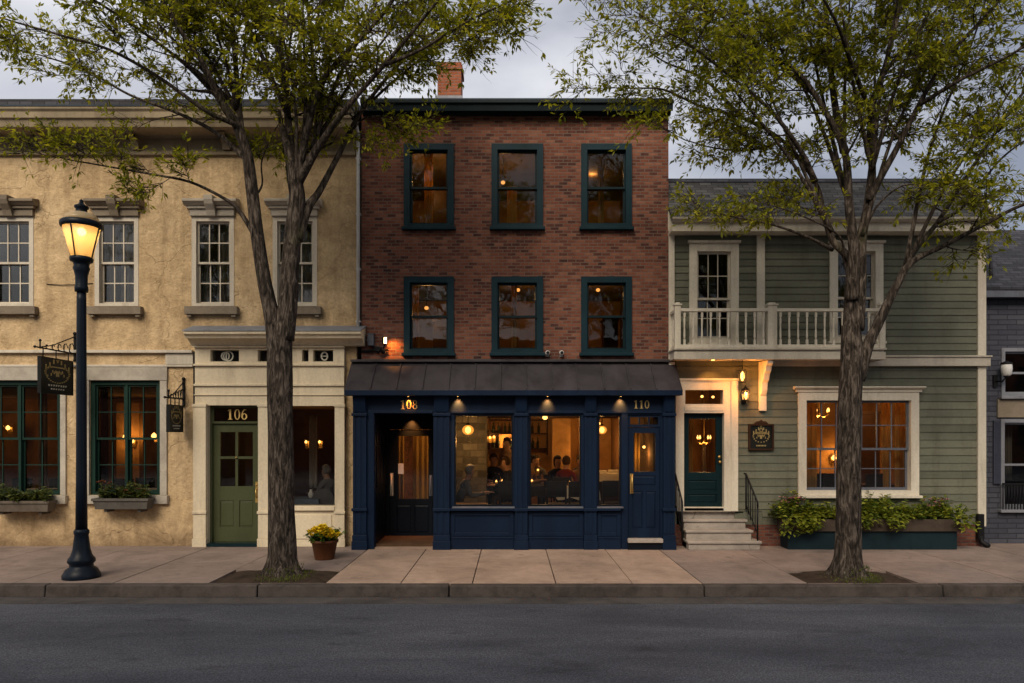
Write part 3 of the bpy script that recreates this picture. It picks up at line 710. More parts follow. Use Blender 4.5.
m = MB().box(b-.085, b-.035, .064, .077, Z(503), Z(482)); m.tube([(b-.06, .07, Z(489)), (b-.06, .02, Z(490)), (b-.06, .015, Z(496)), (b-.06, .07, Z(498))], .011, 8); m.ball((b-.06, .055, Z(485)), .018); m.ball((md, .06, Z(457.6)), .018)
m.build('handle', 'brass', dr)

# ------------------------------------------------------------------ brick building, centre
BB = thing('brick_building', 'narrow three-storey red brick building with teal windows above a navy restaurant front', 'building', (0, 0, 0))
bx0, bx1 = X(361.5), X(668.5); ztop = Z(113)
cols_ = [(404, 454), (491.5, 543), (581, 631.5)]
rows_ = [(231, 144.5), (356.5, 277)]
bh = [(X(a)+.004, X(b)-.004, Z(r0)+.07, Z(r1)-.004) for r0, r1 in rows_ for a, b in cols_]
wall = MB().wall(bx0, bx1, 2.98, ztop, 0, .32, bh)
wall.box(bx0, bx0+.3, .32, 8, -.05, ztop); wall.box(bx1-.3, bx1, .32, 8, -.05, ztop); wall.box(bx0+.3, bx1-.3, 7.7, 8, -.05, ztop)
wall.box(bx0, X(372), -.02, .3, -.05, 2.979); wall.box(X(664), bx1, -.02, .3, -.05, 2.979)
wall.build('wall', 'brick', BB)
for r0, r1 in rows_:
    for a, b in cols_:
        sash_window(BB, X(a), X(b), Z(r0)+.065, Z(r1), .0, .115, 'teal', 'dark_teal', 'old_glass', 1, 1, .05, (.035, .06, .11, 'teal'), .04, .5, .02, .16)
# crowning board and roof
cy = -.22
rf = MB().extrude_x([(.02, Z(116)), (-.05, Z(116)), (-.07, Z(112)), (cy, Z(111, cy)), (cy-.02, Z(104.5, cy)), (cy-.06, Z(104, cy)), (cy-.06, Z(100.5, cy)), (.02, Z(97.5))], X(360.5, cy), X(673, cy)).build('roof_cornice', 'roof_edge', BB, .006)
rr = MB().box(bx0, bx1, .02, 8, ztop, ztop+.16).build('roof', 'dark_slate', BB)
m = MB(); yq = 1.3; zc0, zc1 = ztop, Z(62, yq)
m.box(X(437.5, yq), X(461, yq), yq, yq+.5, zc0, zc1-.16); m.box(X(436, yq), X(462.5, yq), yq-.03, yq+.53, zc1-.158, zc1-.08); m.box(X(437, yq), X(461.5, yq), yq-.01, yq+.51, zc1-.078, zc1)
m.build('chimney', 'brick_orange', rr)
MB().extrude_x([(yq-.002, Z(95.5, yq)), (yq-.05, Z(99.5, yq)), (yq-.05, ztop+.16), (yq-.002, ztop+.16)], X(435.5, yq), X(462.5, yq)).build('chimney_flashing', 'lead', rr)
# upstairs rooms
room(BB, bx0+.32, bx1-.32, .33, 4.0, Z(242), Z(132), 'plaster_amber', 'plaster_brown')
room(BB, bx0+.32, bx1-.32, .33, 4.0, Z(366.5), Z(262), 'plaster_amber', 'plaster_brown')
# pent roof of standing-seam metal
ey, ez, tz = -.62, Z(390, -.62), Z(362.5)
pr = MB(); px0, px1 = -3.085, 3.135; n = 13; seam = MB()
for i in range(n):
    a = px0 + (px1-px0)*i/n; b = px0 + (px1-px0)*(i+1)/n; k = rng.uniform(-.003, .003)
    pr.hexa([(a, ey, ez-.03), (b, ey, ez-.03), (b, .0, tz-.04), (a, .0, tz-.04), (a, ey, ez+k), (b, ey, ez+k), (b, .0, tz+k), (a, .0, tz+k)])
    if i: 
        pr.hexa([(a-.011, ey-.012, ez+.004), (a+.011, ey-.012, ez+.004), (a+.011, .0, tz+.004), (a-.011, .0, tz+.004), (a-.011, ey-.012, ez+.032), (a+.011, ey-.012, ez+.032), (a+.011, .0, tz+.032), (a-.011, .0, tz+.032)])
pr.box(px0, px1, -.10, .0, tz+.006, tz+.05)
pent = pr.build('pent_roof', 'metal_roof', BB)
m = MB(); m.box(px0+.01, px1-.01, ey-.035, ey+.02, ez-.10, ez-.004); m.box(px0+.02, px1-.02, ey+.021, -.42, ez-.10, ez-.06)
for s_ in (px0+.012, px1-.052): m.extrude_x([(ey+.03, ez-.05), (-.005, ez-.05), (-.005, tz-.045), (ey+.03, ez-.033)], s_, s_+.04)
m.build('eave_board', 'navy', pent, .004)
# navy restaurant front
yb, yp = -.40, -.48
def XN(px): return X(px, -.46)
def ZN(py): return Z(py, -.46)
zf = ez-.06
nh = [(XN(374), XN(433), -.1, ZN(412.5)), (XN(454), XN(513), ZN(506.5), ZN(414.5)), (XN(529.5), XN(581.5), ZN(506.5), ZN(414.5)), (XN(598.5), XN(621.5), ZN(506.5), ZN(414.5)), (XN(628.5), XN(661.5), -.1, ZN(414.8))]
sx0, sx1 = XN(353), XN(675)
st = MB().wall(sx0, sx1, 0, zf, yb, yb+.12, nh)
st.box(sx0, sx0+.10, yb+.12, -.022, 0, zf); st.box(sx1-.10, sx1, yb+.12, -.022, 0, zf)
navy = st.build('shopfront', 'navy', BB, .004)
m = MB()
pil = [(353, 366.5), (434, 449.5), (515, 527.5), (584.5, 596.5), (663.3, 674.8)]
for a, b in pil:
    A, Bx = XN(a), XN(b); fl = (Bx-A)*.2
    m.box(A, Bx, yp+.012, yb-.002, .27, ZN(396)); 
    for q in (A, A+fl*2, Bx-fl): m.box(q, q+fl, yp, yp+.0115, .30, ZN(400))
    m.box(A-.02, Bx+.02, yp-.03, yb-.002, 0, .16); m.box(A-.01, Bx+.01, yp-.015, yb-.002, .162, .268)
    m.box(A-.02, Bx+.02, yp-.035, yb-.002, ZN(511), ZN(508.2)); m.box(A-.02, Bx+.02, yp-.03, yb-.002, ZN(416), ZN(413.2))
    m.extrude_x([(yb-.002, ZN(412)), (yp-.01, ZN(412)), (yp-.07, ZN(397)), (yp-.07, ZN(395)), (yb-.002, ZN(395))], A+.01, Bx-.01)
m.box(XN(366.7), XN(373.6), yb-.03, yb-.002, 0, ZN(413)); m.box(XN(622.2), XN(628.2), yb-.03, yb-.002, 0, ZN(413))
m.build('pilaster', 'navy', navy, .004)
m = MB()
for a, b in ((449.7, 514.8), (527.7, 584.3), (596.7, 622)):
    A, Bx = XN(a), XN(b)
    m.box(A+.02, Bx-.02, yp-.03, yb-.002, ZN(510.6), ZN(508)); m.box(A+.02, Bx-.02, yb-.045, yb-.002, 0, .20); m.box(A+.02, Bx-.02, yb-.06, yb-.002, .202, .235)
    for bxx in ((A+.02, A+.09, .24, ZN(512)), (Bx-.09, Bx-.02, .24, ZN(512)), (A+.092, Bx-.092, .24, .31), (A+.092, Bx-.092, ZN(512)-.07, ZN(512))): m.box(bxx[0], bxx[1], yb-.025, yb-.002, bxx[2], bxx[3])
m.box(XN(366.9), XN(434)-.03, yb-.035, yb-.002, ZN(413.2), ZN(410.6)); m.box(XN(449.8)+.02, XN(663)-.03, yb-.036, yb-.0022, ZN(413.2), ZN(410.8))
m.build('stall_riser', 'navy', navy, .004)
g = MB(); wf = MB()
for h in nh[1:4]:
    B(h[0]+.02, h[1]-.02, yb+.05, yb+.058, h[2]+.02, h[3]-.02).build('shop_glass', 'glass', navy)
    wf.wall(h[0]-.002, h[1]+.002, h[2]-.002, h[3]+.002, yb+.02, yb+.10, [(h[0]+.028, h[1]-.028, h[2]+.028, h[3]-.028)])
wf.build('window_frame', 'navy_dark', navy)
# bright worn edge of the sills
m = MB()
for h in nh[1:4]: m.box(h[0]-.03, h[1]+.03, yp-.034, yb+.02, h[2]-.028, h[2]-.004)
m.build('sill', 'plastic_grey', navy)
# recessed doorway 108
ry = .78; rx0, rx1 = XN(373.5), XN(433.3)
m = MB(); m.box(rx0-.06, rx0, yb+.13, ry+.06, 0, 2.75); m.box(rx1, rx1+.06, yb+.13, ry+.06, 0, 2.75); m.box(rx0, rx1, yb+.13, ry, ZN(412.3), ZN(412.3)+.06)
dA, dB = X(389.5, ry), X(432.5, ry); dT = Z(429.5, ry)
m.wall(rx0, rx1, 0, 2.75, ry, ry+.07, [(dA, dB, -.1, dT)])
for k in range(3): m.box(rx0+.002, rx0+.014, yb+.2+.36*k, yb+.5+.36*k, .3, 1.0); m.box(rx0+.002, rx0+.014, yb+.2+.36*k, yb+.5+.36*k, 1.12, 2.2)
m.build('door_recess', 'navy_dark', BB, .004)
MB().box(rx0, rx1, yb+.0, ry+.08, .004, .03).build('doorway_floor', 'slab_light', BB)
MB().box(dA, dB, ry-.05, ry+.06, .031, .075).build('brass_threshold', 'brass', BB, .004)
za = lambda p: Z(p, ry)
w = dB-dA
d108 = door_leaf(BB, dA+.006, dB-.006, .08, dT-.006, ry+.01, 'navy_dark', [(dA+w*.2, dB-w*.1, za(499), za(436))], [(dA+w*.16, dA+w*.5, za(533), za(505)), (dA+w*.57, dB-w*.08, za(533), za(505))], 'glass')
pull_handle(d108, dA+.045, ry+.01, za(495), za(474), 'pale_letter', .016)
pull_handle(d108, dB-.035, ry+.01, za(495), za(476), 'plastic_grey', .010)
MB().box(X(397.5, ry), X(403.5, ry), ry+.012, ry+.026, za(474), za(463.5)).build('paper_notice', 'paper', d108)
number('108', XN(408.5), ZN(404.5), .165, yb, 'gold', navy)
number('110', XN(642), ZN(404.3), .15, yb, 'gold', navy)
# door 110 with three little top lights
a, b = XN(629.3), XN(660.8); y110 = yb+.03
m = MB().wall(nh[4][0]-.002, nh[4][1]+.002, .0, nh[4][3]+.002, y110-.005, y110+.09, [(a+.0, b-.0, .21, ZN(427)), *[(a+.02+(b-a-.04)*k/3+.012, a+.02+(b-a-.04)*(k+1)/3-.012, ZN(424.5), ZN(417)) for k in range(3)]])
df = m.build('door_frame', 'navy', BB, .004)
MB().box(a, b, y110+.04, y110+.048, ZN(424.8), ZN(416.5)).build('transom_pane', 'dark_glass', df)
MB().box(a-.03, b+.03, yp-.05, y110+.06, .135, .205).build('threshold', 'step_stone', df, .006)
MB().box(a-.03, b+.03, yp-.005, y110+.06, .0, .133).build('step_riser', 'navy_dark', df)
w = b-a
d110 = door_leaf(BB, a+.004, b-.004, .212, ZN(427.4), y110+.012, 'navy', [(a+w*.17, b-w*.14, ZN(472), ZN(433))], [(a+w*.13, b-w*.12, ZN(486), ZN(476)), (a+w*.12, a+w*.46, ZN(529), ZN(492)), (a+w*.56, b-w*.12, ZN(529), ZN(492))], 'glass')
pull_handle(d110, a+.06, y110+.012, ZN(493), ZN(475), 'brass', .015)
# small downlights under the eave and in the recess
for px in (408.5, 458, 547.5, 620.5):
    lx = XN(px); o = MB().lathe([(.035, .03), (.04, 0), (.03, -.008)], (lx, yb-.10, ez-.105), 12).build('downlight', ['downlight_metal'], BB)
    MB().lathe([(.014, .004), (.014, -.001)], (lx, yb-.10, ez-.114), 10).build('bulb', 'globe_soft', o)
    light('SPOT', (lx, yb-.085, ez-.125), 20.0 if px < 420 else 75.0, (1, .30, .055), .03, spot_size=R(80), spot_blend=1.0).rotation_euler = (R(30), 0, 0)
lx, ly, lz = X(411, ry-.12), ry-.12, ZN(412.3)
o = MB().lathe([(.035, 0), (.04, -.02), (.03, -.03)], (lx, ly, lz), 12).build('downlight', 'downlight_metal', BB)
light('SPOT', (lx, ly, lz-.05), 110.0, (1, .30, .055), .02, spot_size=R(80), spot_blend=1).rotation_euler = (R(18), 0, 0)
# dining room
rm = MB(); RX0, RX1, RY0, RY1, RZ0, RZ1 = -2.62, 2.66, yb+.121, 5.4, .08, 2.95
rm.cur = 0; rm.box(RX0, RX1, RY1, RY1+.1, RZ0, RZ1)
rm.cur = 1; rm.box(RX0-.08, RX0, RY0, RY1, RZ0, RZ1); rm.box(RX1, RX1+.08, RY0, RY1, RZ0, RZ1)
rm.cur = 2; rm.box(RX0, RX1, RY0+.002, RY1, RZ0-.06, RZ0)
rm.cur = 3; rm.box(RX0, RX1, RY0, RY1, RZ1, RZ1+.03)
rm.cur = 4; rm.box(rx1+.065, rx1+.9, 1.9, 2.5, RZ0, RZ1)      # grey stone pier
rm.cur = 5; rm.box(RX0, RX1, 2.5, 2.7, 2.62, RZ1-.002); rm.box(RX0, RX1, 4.2, 4.35, 2.55, RZ1-.002)
rm.cur = 0; rm.box(1.05, 1.5, 4.5, RY1-.002, RZ0, RZ1-.003)
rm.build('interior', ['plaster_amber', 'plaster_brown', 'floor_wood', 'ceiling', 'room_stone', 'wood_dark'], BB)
# ------------------------------------------------------------------ sage clapboard house, right
GB = thing('clapboard_house', 'sage green clapboard house with white balcony and planter under its big lit window', 'house', (6, 0, 0))
gx0, gx1 = X(669.5), X(984)
zs0, zmid, zt = Z(524.5), 3.44, Z(231)
winL = (X(797.5), X(917.5), Z(495), Z(392.5)); doorH = (X(675), X(736.5), -.05, Z(381))
w1 = (X(689), X(738), Z(343), Z(244)); w2 = (X(829), X(882), Z(341.5), Z(244))
m = MB().wall(gx0, gx1, -.05, zt+.1, .0, .25, [(a+.03, b-.03, c+(.03 if c > 0 else 0), d-.03) for a, b, c, d in (winL, doorH, w1, w2)])
m.box(gx0, gx0+.2, .25, 6, -.05, zt+.1); m.box(gx1-.2, gx1, .25, 6, -.05, zt+.1); m.box(gx0, gx1, 6, 6.2, -.05, zt+.1)
m.siding(gx0+.09, X(976.3), zs0, zmid, -.001, .148, [winL, (doorH[0], doorH[1], doorH[2], doorH[3]), (X(745)-.2, X(762), -.1, Z(511))], 3)
m.siding(gx0+.09, X(976.3), Z(357, -.06), zt, -.001, .135, [w1, w2, (X(756), X(764.3), 0, 99)], 4)
m.build('wall', 'sage', GB)
MB().box(gx0+.02, X(745), -.012, .0, -.04, zs0).box(X(745), gx1-.02, -.015, .0, -.04, zs0-.004).build('brick_plinth', 'brick_plinth', GB)
m = MB()
m.box(gx0-.02, gx0+.088, -.05, .02, 2.9, zt); m.box(X(976.5), gx1+.012, -.05, .02, zs0-.03, Z(366.5)); m.box(X(976.5), gx1+.012, -.05, .02, Z(356.5), zt)
m.box(X(756.2), X(764.1), -.05, .0, Z(349), zt); 
m.box(gx0-.02, gx1+.012, -.055, .02, zt+.002, Z(229)+.04)
m.build('corner_board', 'white', GB, .005)
# band between the storeys, right of the balcony
m = MB(); m.box(X(770), gx1+.05, -.12, .0, Z(366, -.1), Z(357.3, -.1)); m.box(X(770), gx1+.065, -.15, .0, Z(357.2, -.1), Z(355.6, -.1))
m.build('storey_band', 'old_white', GB, .005)
# roof: eave with gutter, steep slated slope, flat behind
ye = -.34; ez0 = Z(221.5, ye); yr_ = .55; zr = Z(179.5, yr_)
rx_0, rx_1 = gx0-.03, gx1+.02
m = MB()
m.extrude_x([(ye, ez0+.0), (ye, ez0+.05), (yr_, zr), (5.8, zr-.9), (6.3, zr-1.1), (6.3, zr-1.25), (5.8, zr-1.05), (.6, zr-.12)], rx_0, rx_1)
rf = m.build('roof', 'slate', GB)
m = MB(); m.box(rx_0, rx_1, ye+.03, ye+.11, Z(228.5, ye), ez0-.002); m.box(rx_0, rx_1, ye+.03, .02, Z(229, ye)-.03, Z(228.6, ye)); m.box(rx_0, rx_1, -.02, .02, zt, ez0+.3)
m.build('eave_board', 'white', rf, .004)
m = MB(); m.extrude_x([(ye+.028, ez0-.01), (ye-.02, ez0-.015), (ye-.075, ez0+.03), (ye-.08, ez0+.065), (ye-.07, ez0+.065), (ye-.06, ez0+.035), (ye-.01, ez0+.0), (ye+.028, ez0+.01)], rx_0, rx_1)
m.build('gutter', 'old_white', rf)
MB().extrude_x([(yr_-.09, zr-.075), (yr_, zr+.02), (yr_+.12, zr+.01), (yr_+.12, zr-.01), (yr_, zr+.002), (yr_-.09, zr-.095)], rx_0, rx_1).build('ridge', 'dark_slate', rf)
m = MB(); m.hexa([(rx_1+.002, ye-.0, ez0-.06), (rx_1+.045, ye, ez0-.06), (rx_1+.045, yr_, zr-.14), (rx_1+.002, yr_, zr-.14), (rx_1+.002, ye, ez0+.075), (rx_1+.045, ye, ez0+.075), (rx_1+.045, yr_, zr+.015), (rx_1+.002, yr_, zr+.015)])
m.build('rake_board', 'old_white', rf)
# upstairs windows (the left one is a balcony door-window)
for i, (a, b, c, d) in enumerate((w1, w2)):
    f = sash_window(GB, a-.002, b+.002, c-.002, d+.002, -.005, .15, 'white', 'old_white', 'dark_glass', 3, 2, .045, (.04, .05, .10, 'white'), .045, .46, .018)
    MB().box(a-.03, b+.03, -.10, -.002, d+.004, d+.05).build('lintel', 'white', f, .004)
room(GB, gx0+.25, gx1-.25, .26, 3.5, 3.55, 6.0, 'plaster_dark', 'plaster_dark')
# large lit window
f = sash_window(GB, winL[0]-.002, winL[1]+.002, winL[2]-.002, winL[3]+.002, -.005, .155, 'white', 'plastic_grey', 'glass', 3, 2, .05, (.03, .05, .12, 'white'), .045, .46, .018, .15, .12)
m = MB(); m.box(winL[0]-.05, winL[1]+.05, -.075, -.002, winL[3]+.004, winL[3]+.05); m.extrude_x([(-.002, winL[3]+.052), (-.08, winL[3]+.052), (-.14, winL[3]+.085), (-.14, winL[3]+.11), (-.002, winL[3]+.12)], winL[0]-.09, winL[1]+.09)
m.build('lintel', 'white', f, .004)
room(GB, X(772), gx1-.25, .26, 4.4, .5, 3.2, 'plaster_amber', 'plaster_amber')
# entrance
dz = Z(507)
m = MB().wall(doorH[0]+.002, doorH[1]-.002, Z(511), doorH[3], -.06, .14, [(X(683.3), X(723.3), dz, Z(413)), (X(684.5), X(722.5), Z(404.2), Z(390))])
m.box(doorH[0]-.02, doorH[1]+.03, -.085, -.03, doorH[3]+.002, doorH[3]+.045); m.box(X(684), X(722.5), -.07, -.06, Z(411), Z(406.5))
m.box(X(730), doorH[1]+.01, -.075, -.0602, Z(511)+.002, doorH[3]-.01)
en = m.build('door_surround', 'white', GB, .005)
MB().box(X(684.5)-.004, X(722.5)+.004, .03, .038, Z(404.2)-.004, Z(390)+.004).build('transom_pane', 'glass', en)
a, b = X(683.6), X(723); w = b-a
gd = door_leaf(GB, a, b, dz+.004, Z(413.2), .06, 'dark_teal', [(a+w*.15, b-w*.16, Z(472.5), Z(418.8))], [(a+w*.14, b-w*.14, Z(490.5), Z(480.5)), (a+w*.14, b-w*.14, Z(503), Z(494.5))], 'glass')
MB().ball((b-.05, .030, Z(462)), .030).build('handle', 'brass', gd); MB().lathe([(.03, 0), (.03, .012)], (b-.05, .05, Z(457)), 12, 'y').build('lock', 'brass', gd)
room(GB, gx0+.25, X(769), .26, 4.0, dz-.02, 3.3, 'plaster_amber', 'plaster_brown')
# steps
stp = MB(); L = X(682) 
for (yf, top, xr) in ((-.55, .165, 4.62), (-.37, .345, 4.52), (-.19, .525, 4.47), (.0, Z(511)-.004, 4.46)):
    stp.box(L, xr-.03, yf+.03, .06 if yf > -.1 else -.017, 0, top-.05); stp.box(L-.02, xr, yf, .08 if yf > -.1 else -.017, top-.048, top)
stp.box(X(683.3), X(723.3), -.06, .10, Z(511)-.002, dz-.003)
stp.build('steps', 'step_stone', GB, .012)
# iron handrails
def handrail(xt, xb, yt, yb_, parent, curl):
    m = MB(); zt_ = Z(474, yt); zb_ = Z(502, yb_)
    m.tube([(xt + curl, yt+.12, zt_+.01), (xt + curl*.3, yt+.08, zt_+.02), (xt, yt, zt_), (xb, yb_, zb_), (xb, yb_-.01, zb_-.10)], .017, 8)
    m.tube([(xt, yt, zt_), (xt, yt, .71)], .014, 8); m.tube([(xb, yb_, zb_), (xb, yb_, .16)], .016, 8)
    for k in range(1, 5):
        q = k/5; xx = xt+(xb-xt)*q; yy = yt+(yb_-yt)*q; zz = zt_+(zb_-zt_)*q
        m.tube([(xx, yy, zz), (xx, yy, .71 + (.22-.71)*q)], .008, 6)
    m.tube([(xt, yt, .80), (xb, yb_, .30)], .009, 6)
    return m.build('handrail', 'iron', parent)
handrail(X(746, -.05), X(757.5, -.45), -.05, -.45, GB, -.12); handrail(3.13, 3.165, -.05, -.45, GB, .0)
# balcony
by = -.50; bxl, bxr = 3.02, X(884, by)
fl0, fl1 = Z(359.5, by), Z(350, by)
m = MB(); m.box(bxl, bxr, by, -.03, fl0+.02, fl1); m.box(bxl-.02, bxr+.02, by-.025, by-.001, fl0, fl1-.04); m.box(bxl-.03, bxr+.03, by-.05, -.03, fl1+.001, fl1+.035); m.box(bxr+.001, bxr+.02, by, -.03, fl0, fl1-.04)
bal = m.build('balcony', 'old_white', GB, .005)
rt, rb = Z(309, by), Z(345, by)
rails = [((bxl+.10, by+.03), (X(768.4, by), by+.03)), ((X(776.6, by), by+.03), (bxr-.02, by+.03)), ((bxr-.03, by+.10), (bxr-.03, -.03)), ((bxl+.05, by+.10), (bxl+.05, -.06))]
m = MB(); bs = []
for (p, q) in rails:
    if abs(p[0]-q[0]) > .2:
        m.box(p[0], q[0], p[1]-.045, p[1]+.045, rt-.045, rt+.012); m.box(p[0], q[0], p[1]-.03, p[1]+.03, rb-.05, rb+.01)
        n = int(round((q[0]-p[0])/.163)); bs += [(p[0]+(q[0]-p[0])*(k+.5)/n, p[1]) for k in range(n)]
    else:
        m.box(p[0]-.045, p[0]+.045, p[1], q[1], rt-.045, rt+.012); m.box(p[0]-.03, p[0]+.03, p[1], q[1], rb-.05, rb+.01)
        bs += [(p[0], p[1]+(q[1]-p[1])*(k+.5)/2) for k in range(2)]
m.build('rail', 'white', bal, .004)
h = rt-.045-rb-.01
b0 = None
for (x, y) in bs:
    if b0 is None:
        bm_ = MB().box(-.019, .019, -.019, .019, 0, h*.16).box(-.019, .019, -.019, .019, h*.84, h)
        bm_.lathe([(.012, h*.16), (.020, h*.24), (.017, h*.42), (.013, h*.52), (.017, h*.62), (.020, h*.78), (.012, h*.84)], (0, 0, 0), 8)
        b0 = bm_.build('baluster', 'white'); b0.parent = bal; q = b0
    else: q = b0.copy(); COL.objects.link(q); q.parent = bal
    q.location = (x - 6, y, rb+.01)
for px, hw in ((bxl+.05, .055), (X(772.4, by), .085), (bxr-.03, .055)):
    m = MB(); zz = Z(305.5, by)
    m.box(px-hw, px+hw, by-.01, by-.01+hw*1.6, fl1+.036, zz); m.box(px-hw-.02, px+hw+.02, by-.03, by+hw*1.6+.01, zz+.001, zz+.03); m.box(px-hw*.7, px+hw*.7, by, by+hw*1.3, zz+.031, zz+.06)
    m.build('newel_post', 'white', bal, .004)
def scroll_bracket(x, parent):
    m = MB(); t = .055
    m.box(x-t-.012, x+t+.012, -.09, -.026, Z(411), fl0-.002)
    prof = [(-.09, fl0-.003), (-.47, fl0-.003), (-.47, fl0-.07), (-.40, fl0-.10), (-.36, fl0-.20), (-.30, fl0-.24), (-.25, fl0-.36), (-.19, fl0-.40), (-.16, fl0-.55), (-.12, fl0-.62), (-.09, fl0-.66)]
    m.extrude_x(prof, x-t, x+t); m.build('bracket', 'white', parent, .004)
scroll_bracket(X(761.5), GB); scroll_bracket(X(846, -.1), GB)
MB().lathe([(.03, .02), (.035, 0), (.025, -.01)], (X(713, -.25), -.25, fl0+.018), 12).build('downlight', 'globe_soft', GB)
light('SPOT', (X(713, -.25), -.25, fl0-.03), 16, (1, .38, .075), .02, spot_size=R(110), spot_blend=.9).rotation_euler = (R(10), 0, 0)
m = MB(); q = X(979.5, -.08); m.box(q-.05, q+.06, -.13, -.05, .14, .62); m.tube([(q, -.09, .2), (q+.02, -.12, .08), (q+.06, -.25, .03)], .05, 8); m.build('drain_shoe', 'iron', GB)

# ------------------------------------------------------------------ dim grey house at the far right
HB = thing('grey_house', 'dim blue-grey brick house with dark slate roof at the right edge', 'house', (11, .3, 0))
def X3(px): return X(px, .3)
def Z3(py): return Z(py, .3)
hx0, hx1 = gx1+.06, 15.0; hzt = Z3(292)
u = (X3(1001), X3(1040), Z3(396), Z3(348)); lo = (X3(1000.5), X3(1040), Z3(509), Z3(419))
wins2 = [(u[0]+2.2, u[1]+2.2, u[2], u[3]), (lo[0]+2.2, lo[1]+2.2, lo[2], lo[3])]
m = MB().wall(hx0, hx1, -.05, hzt, .3, .6, [(a+.01, b-.01, c+.01, d-.01) for a, b, c, d in [u, lo]+wins2])
m.box(hx0, hx0+.25, .6, 6, -.05, hzt); m.box(hx1-.25, hx1, .6, 6, -.05, hzt); m.build('wall', 'grey_brick', HB)
MB().extrude_x([(.1, hzt-.02), (.1, hzt+.06), (1.75, Z(230, 1.75)), (4.5, hzt+.06), (4.5, hzt-.02), (1.75, Z(230, 1.75)-.1)], hx0, hx1+.1).build('roof', 'dark_slate', HB)
m = MB(); m.box(hx0, hx1, .08, .16, hzt-.14, hzt-.021); m.build('eave_board', 'plastic_grey', HB)
MB().tube([(hx0+.35, .4, hzt+.25), (hx0+.35, .42, hzt+.8)], .035, 8).build('vent_pipe', 'dark_slate', HB)
for a, b, c, d in [u, lo]+wins2:
    sash_window(HB, a, b, c, d, .31, .07, 'lead', 'lead', 'dark_glass', 1, 1, .03, (.06, .06, .12, 'lead'), .04, .5, .02)
room(HB, hx0+.3, hx1-.3, .61, 3, .4, hzt, 'plaster_dark', 'plaster_dark')
m = MB().box(X3(996.5), hx1-.3, .26, .298, Z3(417.5), Z3(399.5)); m.build('storey_band', 'stone_dark', HB, .005)
m = MB(); sxx = X3(992.5); m.box(sxx, X3(999.6), .26, .298, Z3(484), Z3(420.5))
for k in range(22): zz = Z3(482.5)+(Z3(422)-Z3(482.5))*k/21; m.box(sxx+.03, X3(999.6)-.03, .25, .262, zz-.018, zz+.008)
m.build('shutter', paint('slate_blue_shutter', (.05, .055, .08), .7), HB)
m = MB(); m.box(X3(999.5), X3(1042), .20, .23, Z3(484.6), Z3(482.6)); m.box(X3(999.5), X3(1042), .20, .23, Z3(511), Z3(509.5))
for k in range(15): xx = X3(1000)+(X3(1041)-X3(1000))*k/14; m.tube([(xx, .215, Z3(510)), (xx, .215, Z3(483.5))], .011, 6)
m.build('window_grille', 'iron', HB)

# ------------------------------------------------------------------ street lamp
lx, ly = X(81.5, -3.04), -3.04
SL = thing('street_lamp', 'lit acorn street lamp on a blue-black iron post at the kerb', 'street lamp', (lx, ly, 0))
def ZL(py): return Z(py, ly)
sc_ = (D+ly)/F
def LP(pairs): return [(max(.001, hw*sc_), ZL(py)) for hw, py in pairs]
MB().lathe(LP([(17, 579.5), (17.2, 574), (15.6, 571.5), (14.5, 569), (10.9, 566.5), (10.5, 564), (12.6, 561.5), (12.2, 558.5), (9.6, 555), (7.9, 549), (7.0, 541), (6.2, 535), (7, 533), (7, 530.5), (5.8, 529)]), (lx, ly, 0), 24).build('base', 'lamp_iron', SL)
m = MB().lathe(LP([(5.4, 530), (4.9, 480), (4.6, 380), (4.3, 300), (4.2, 292)]), (lx, ly, 0), 24)
MB.lathe(m, LP([(5.9, 292), (6.2, 288), (5.4, 285), (5.6, 276), (6.6, 272), (7.6, 268.5), (6.8, 266), (7.4, 263), (10.2, 261.5), (10.6, 258.2), (9, 257)]), (lx, ly, 0), 24)
m.build('post', 'lamp_iron', SL)
hd = MB().lathe(LP([(18.4, 228.2), (19.2, 226.3), (19.0, 223.4), (17.6, 222)]), (lx, ly, 0), 28)
for k in range(4):
    a = math.pi/4*0 + math.pi/2*k - math.pi/2
    pts = [(lx+(r*sc_+.006)*math.cos(a), ly+(r*sc_+.006)*math.sin(a), ZL(p)) for r, p in ((9.8, 258.5), (12.3, 248), (14.7, 238), (17.4, 228))]
    hd.tube(pts, .011, 6)
hd.lathe(LP([(6.8, 214.5), (5.6, 212.5), (5.0, 209.5), (6.6, 207.8), (6.4, 206.2), (3.2, 204.6), (2.0, 202.8), (1.9, 200.5), (.1, 199)]), (lx, ly, 0), 16)
head = hd.build('lantern_frame', 'lamp_iron', SL)
MB().lathe(LP([(9.2, 257.6), (11.6, 249), (14.0, 239), (16.8, 228.0)]), (lx, ly, 0), 24).build('lantern_glass', 'street_glass', head)
MB().lathe(LP([(17.0, 222.2), (15.6, 218.2), (12.2, 214.4), (6.2, 212.6)]), (lx, ly, 0), 24).build('dome', 'street_glass', head)
MB().ball((lx, ly, ZL(232)), .06, 14, 1.0).build('bulb', 'bulb_hot', head)
light('POINT', (lx, ly, ZL(235)), 17, (1, .66, .26), .05)

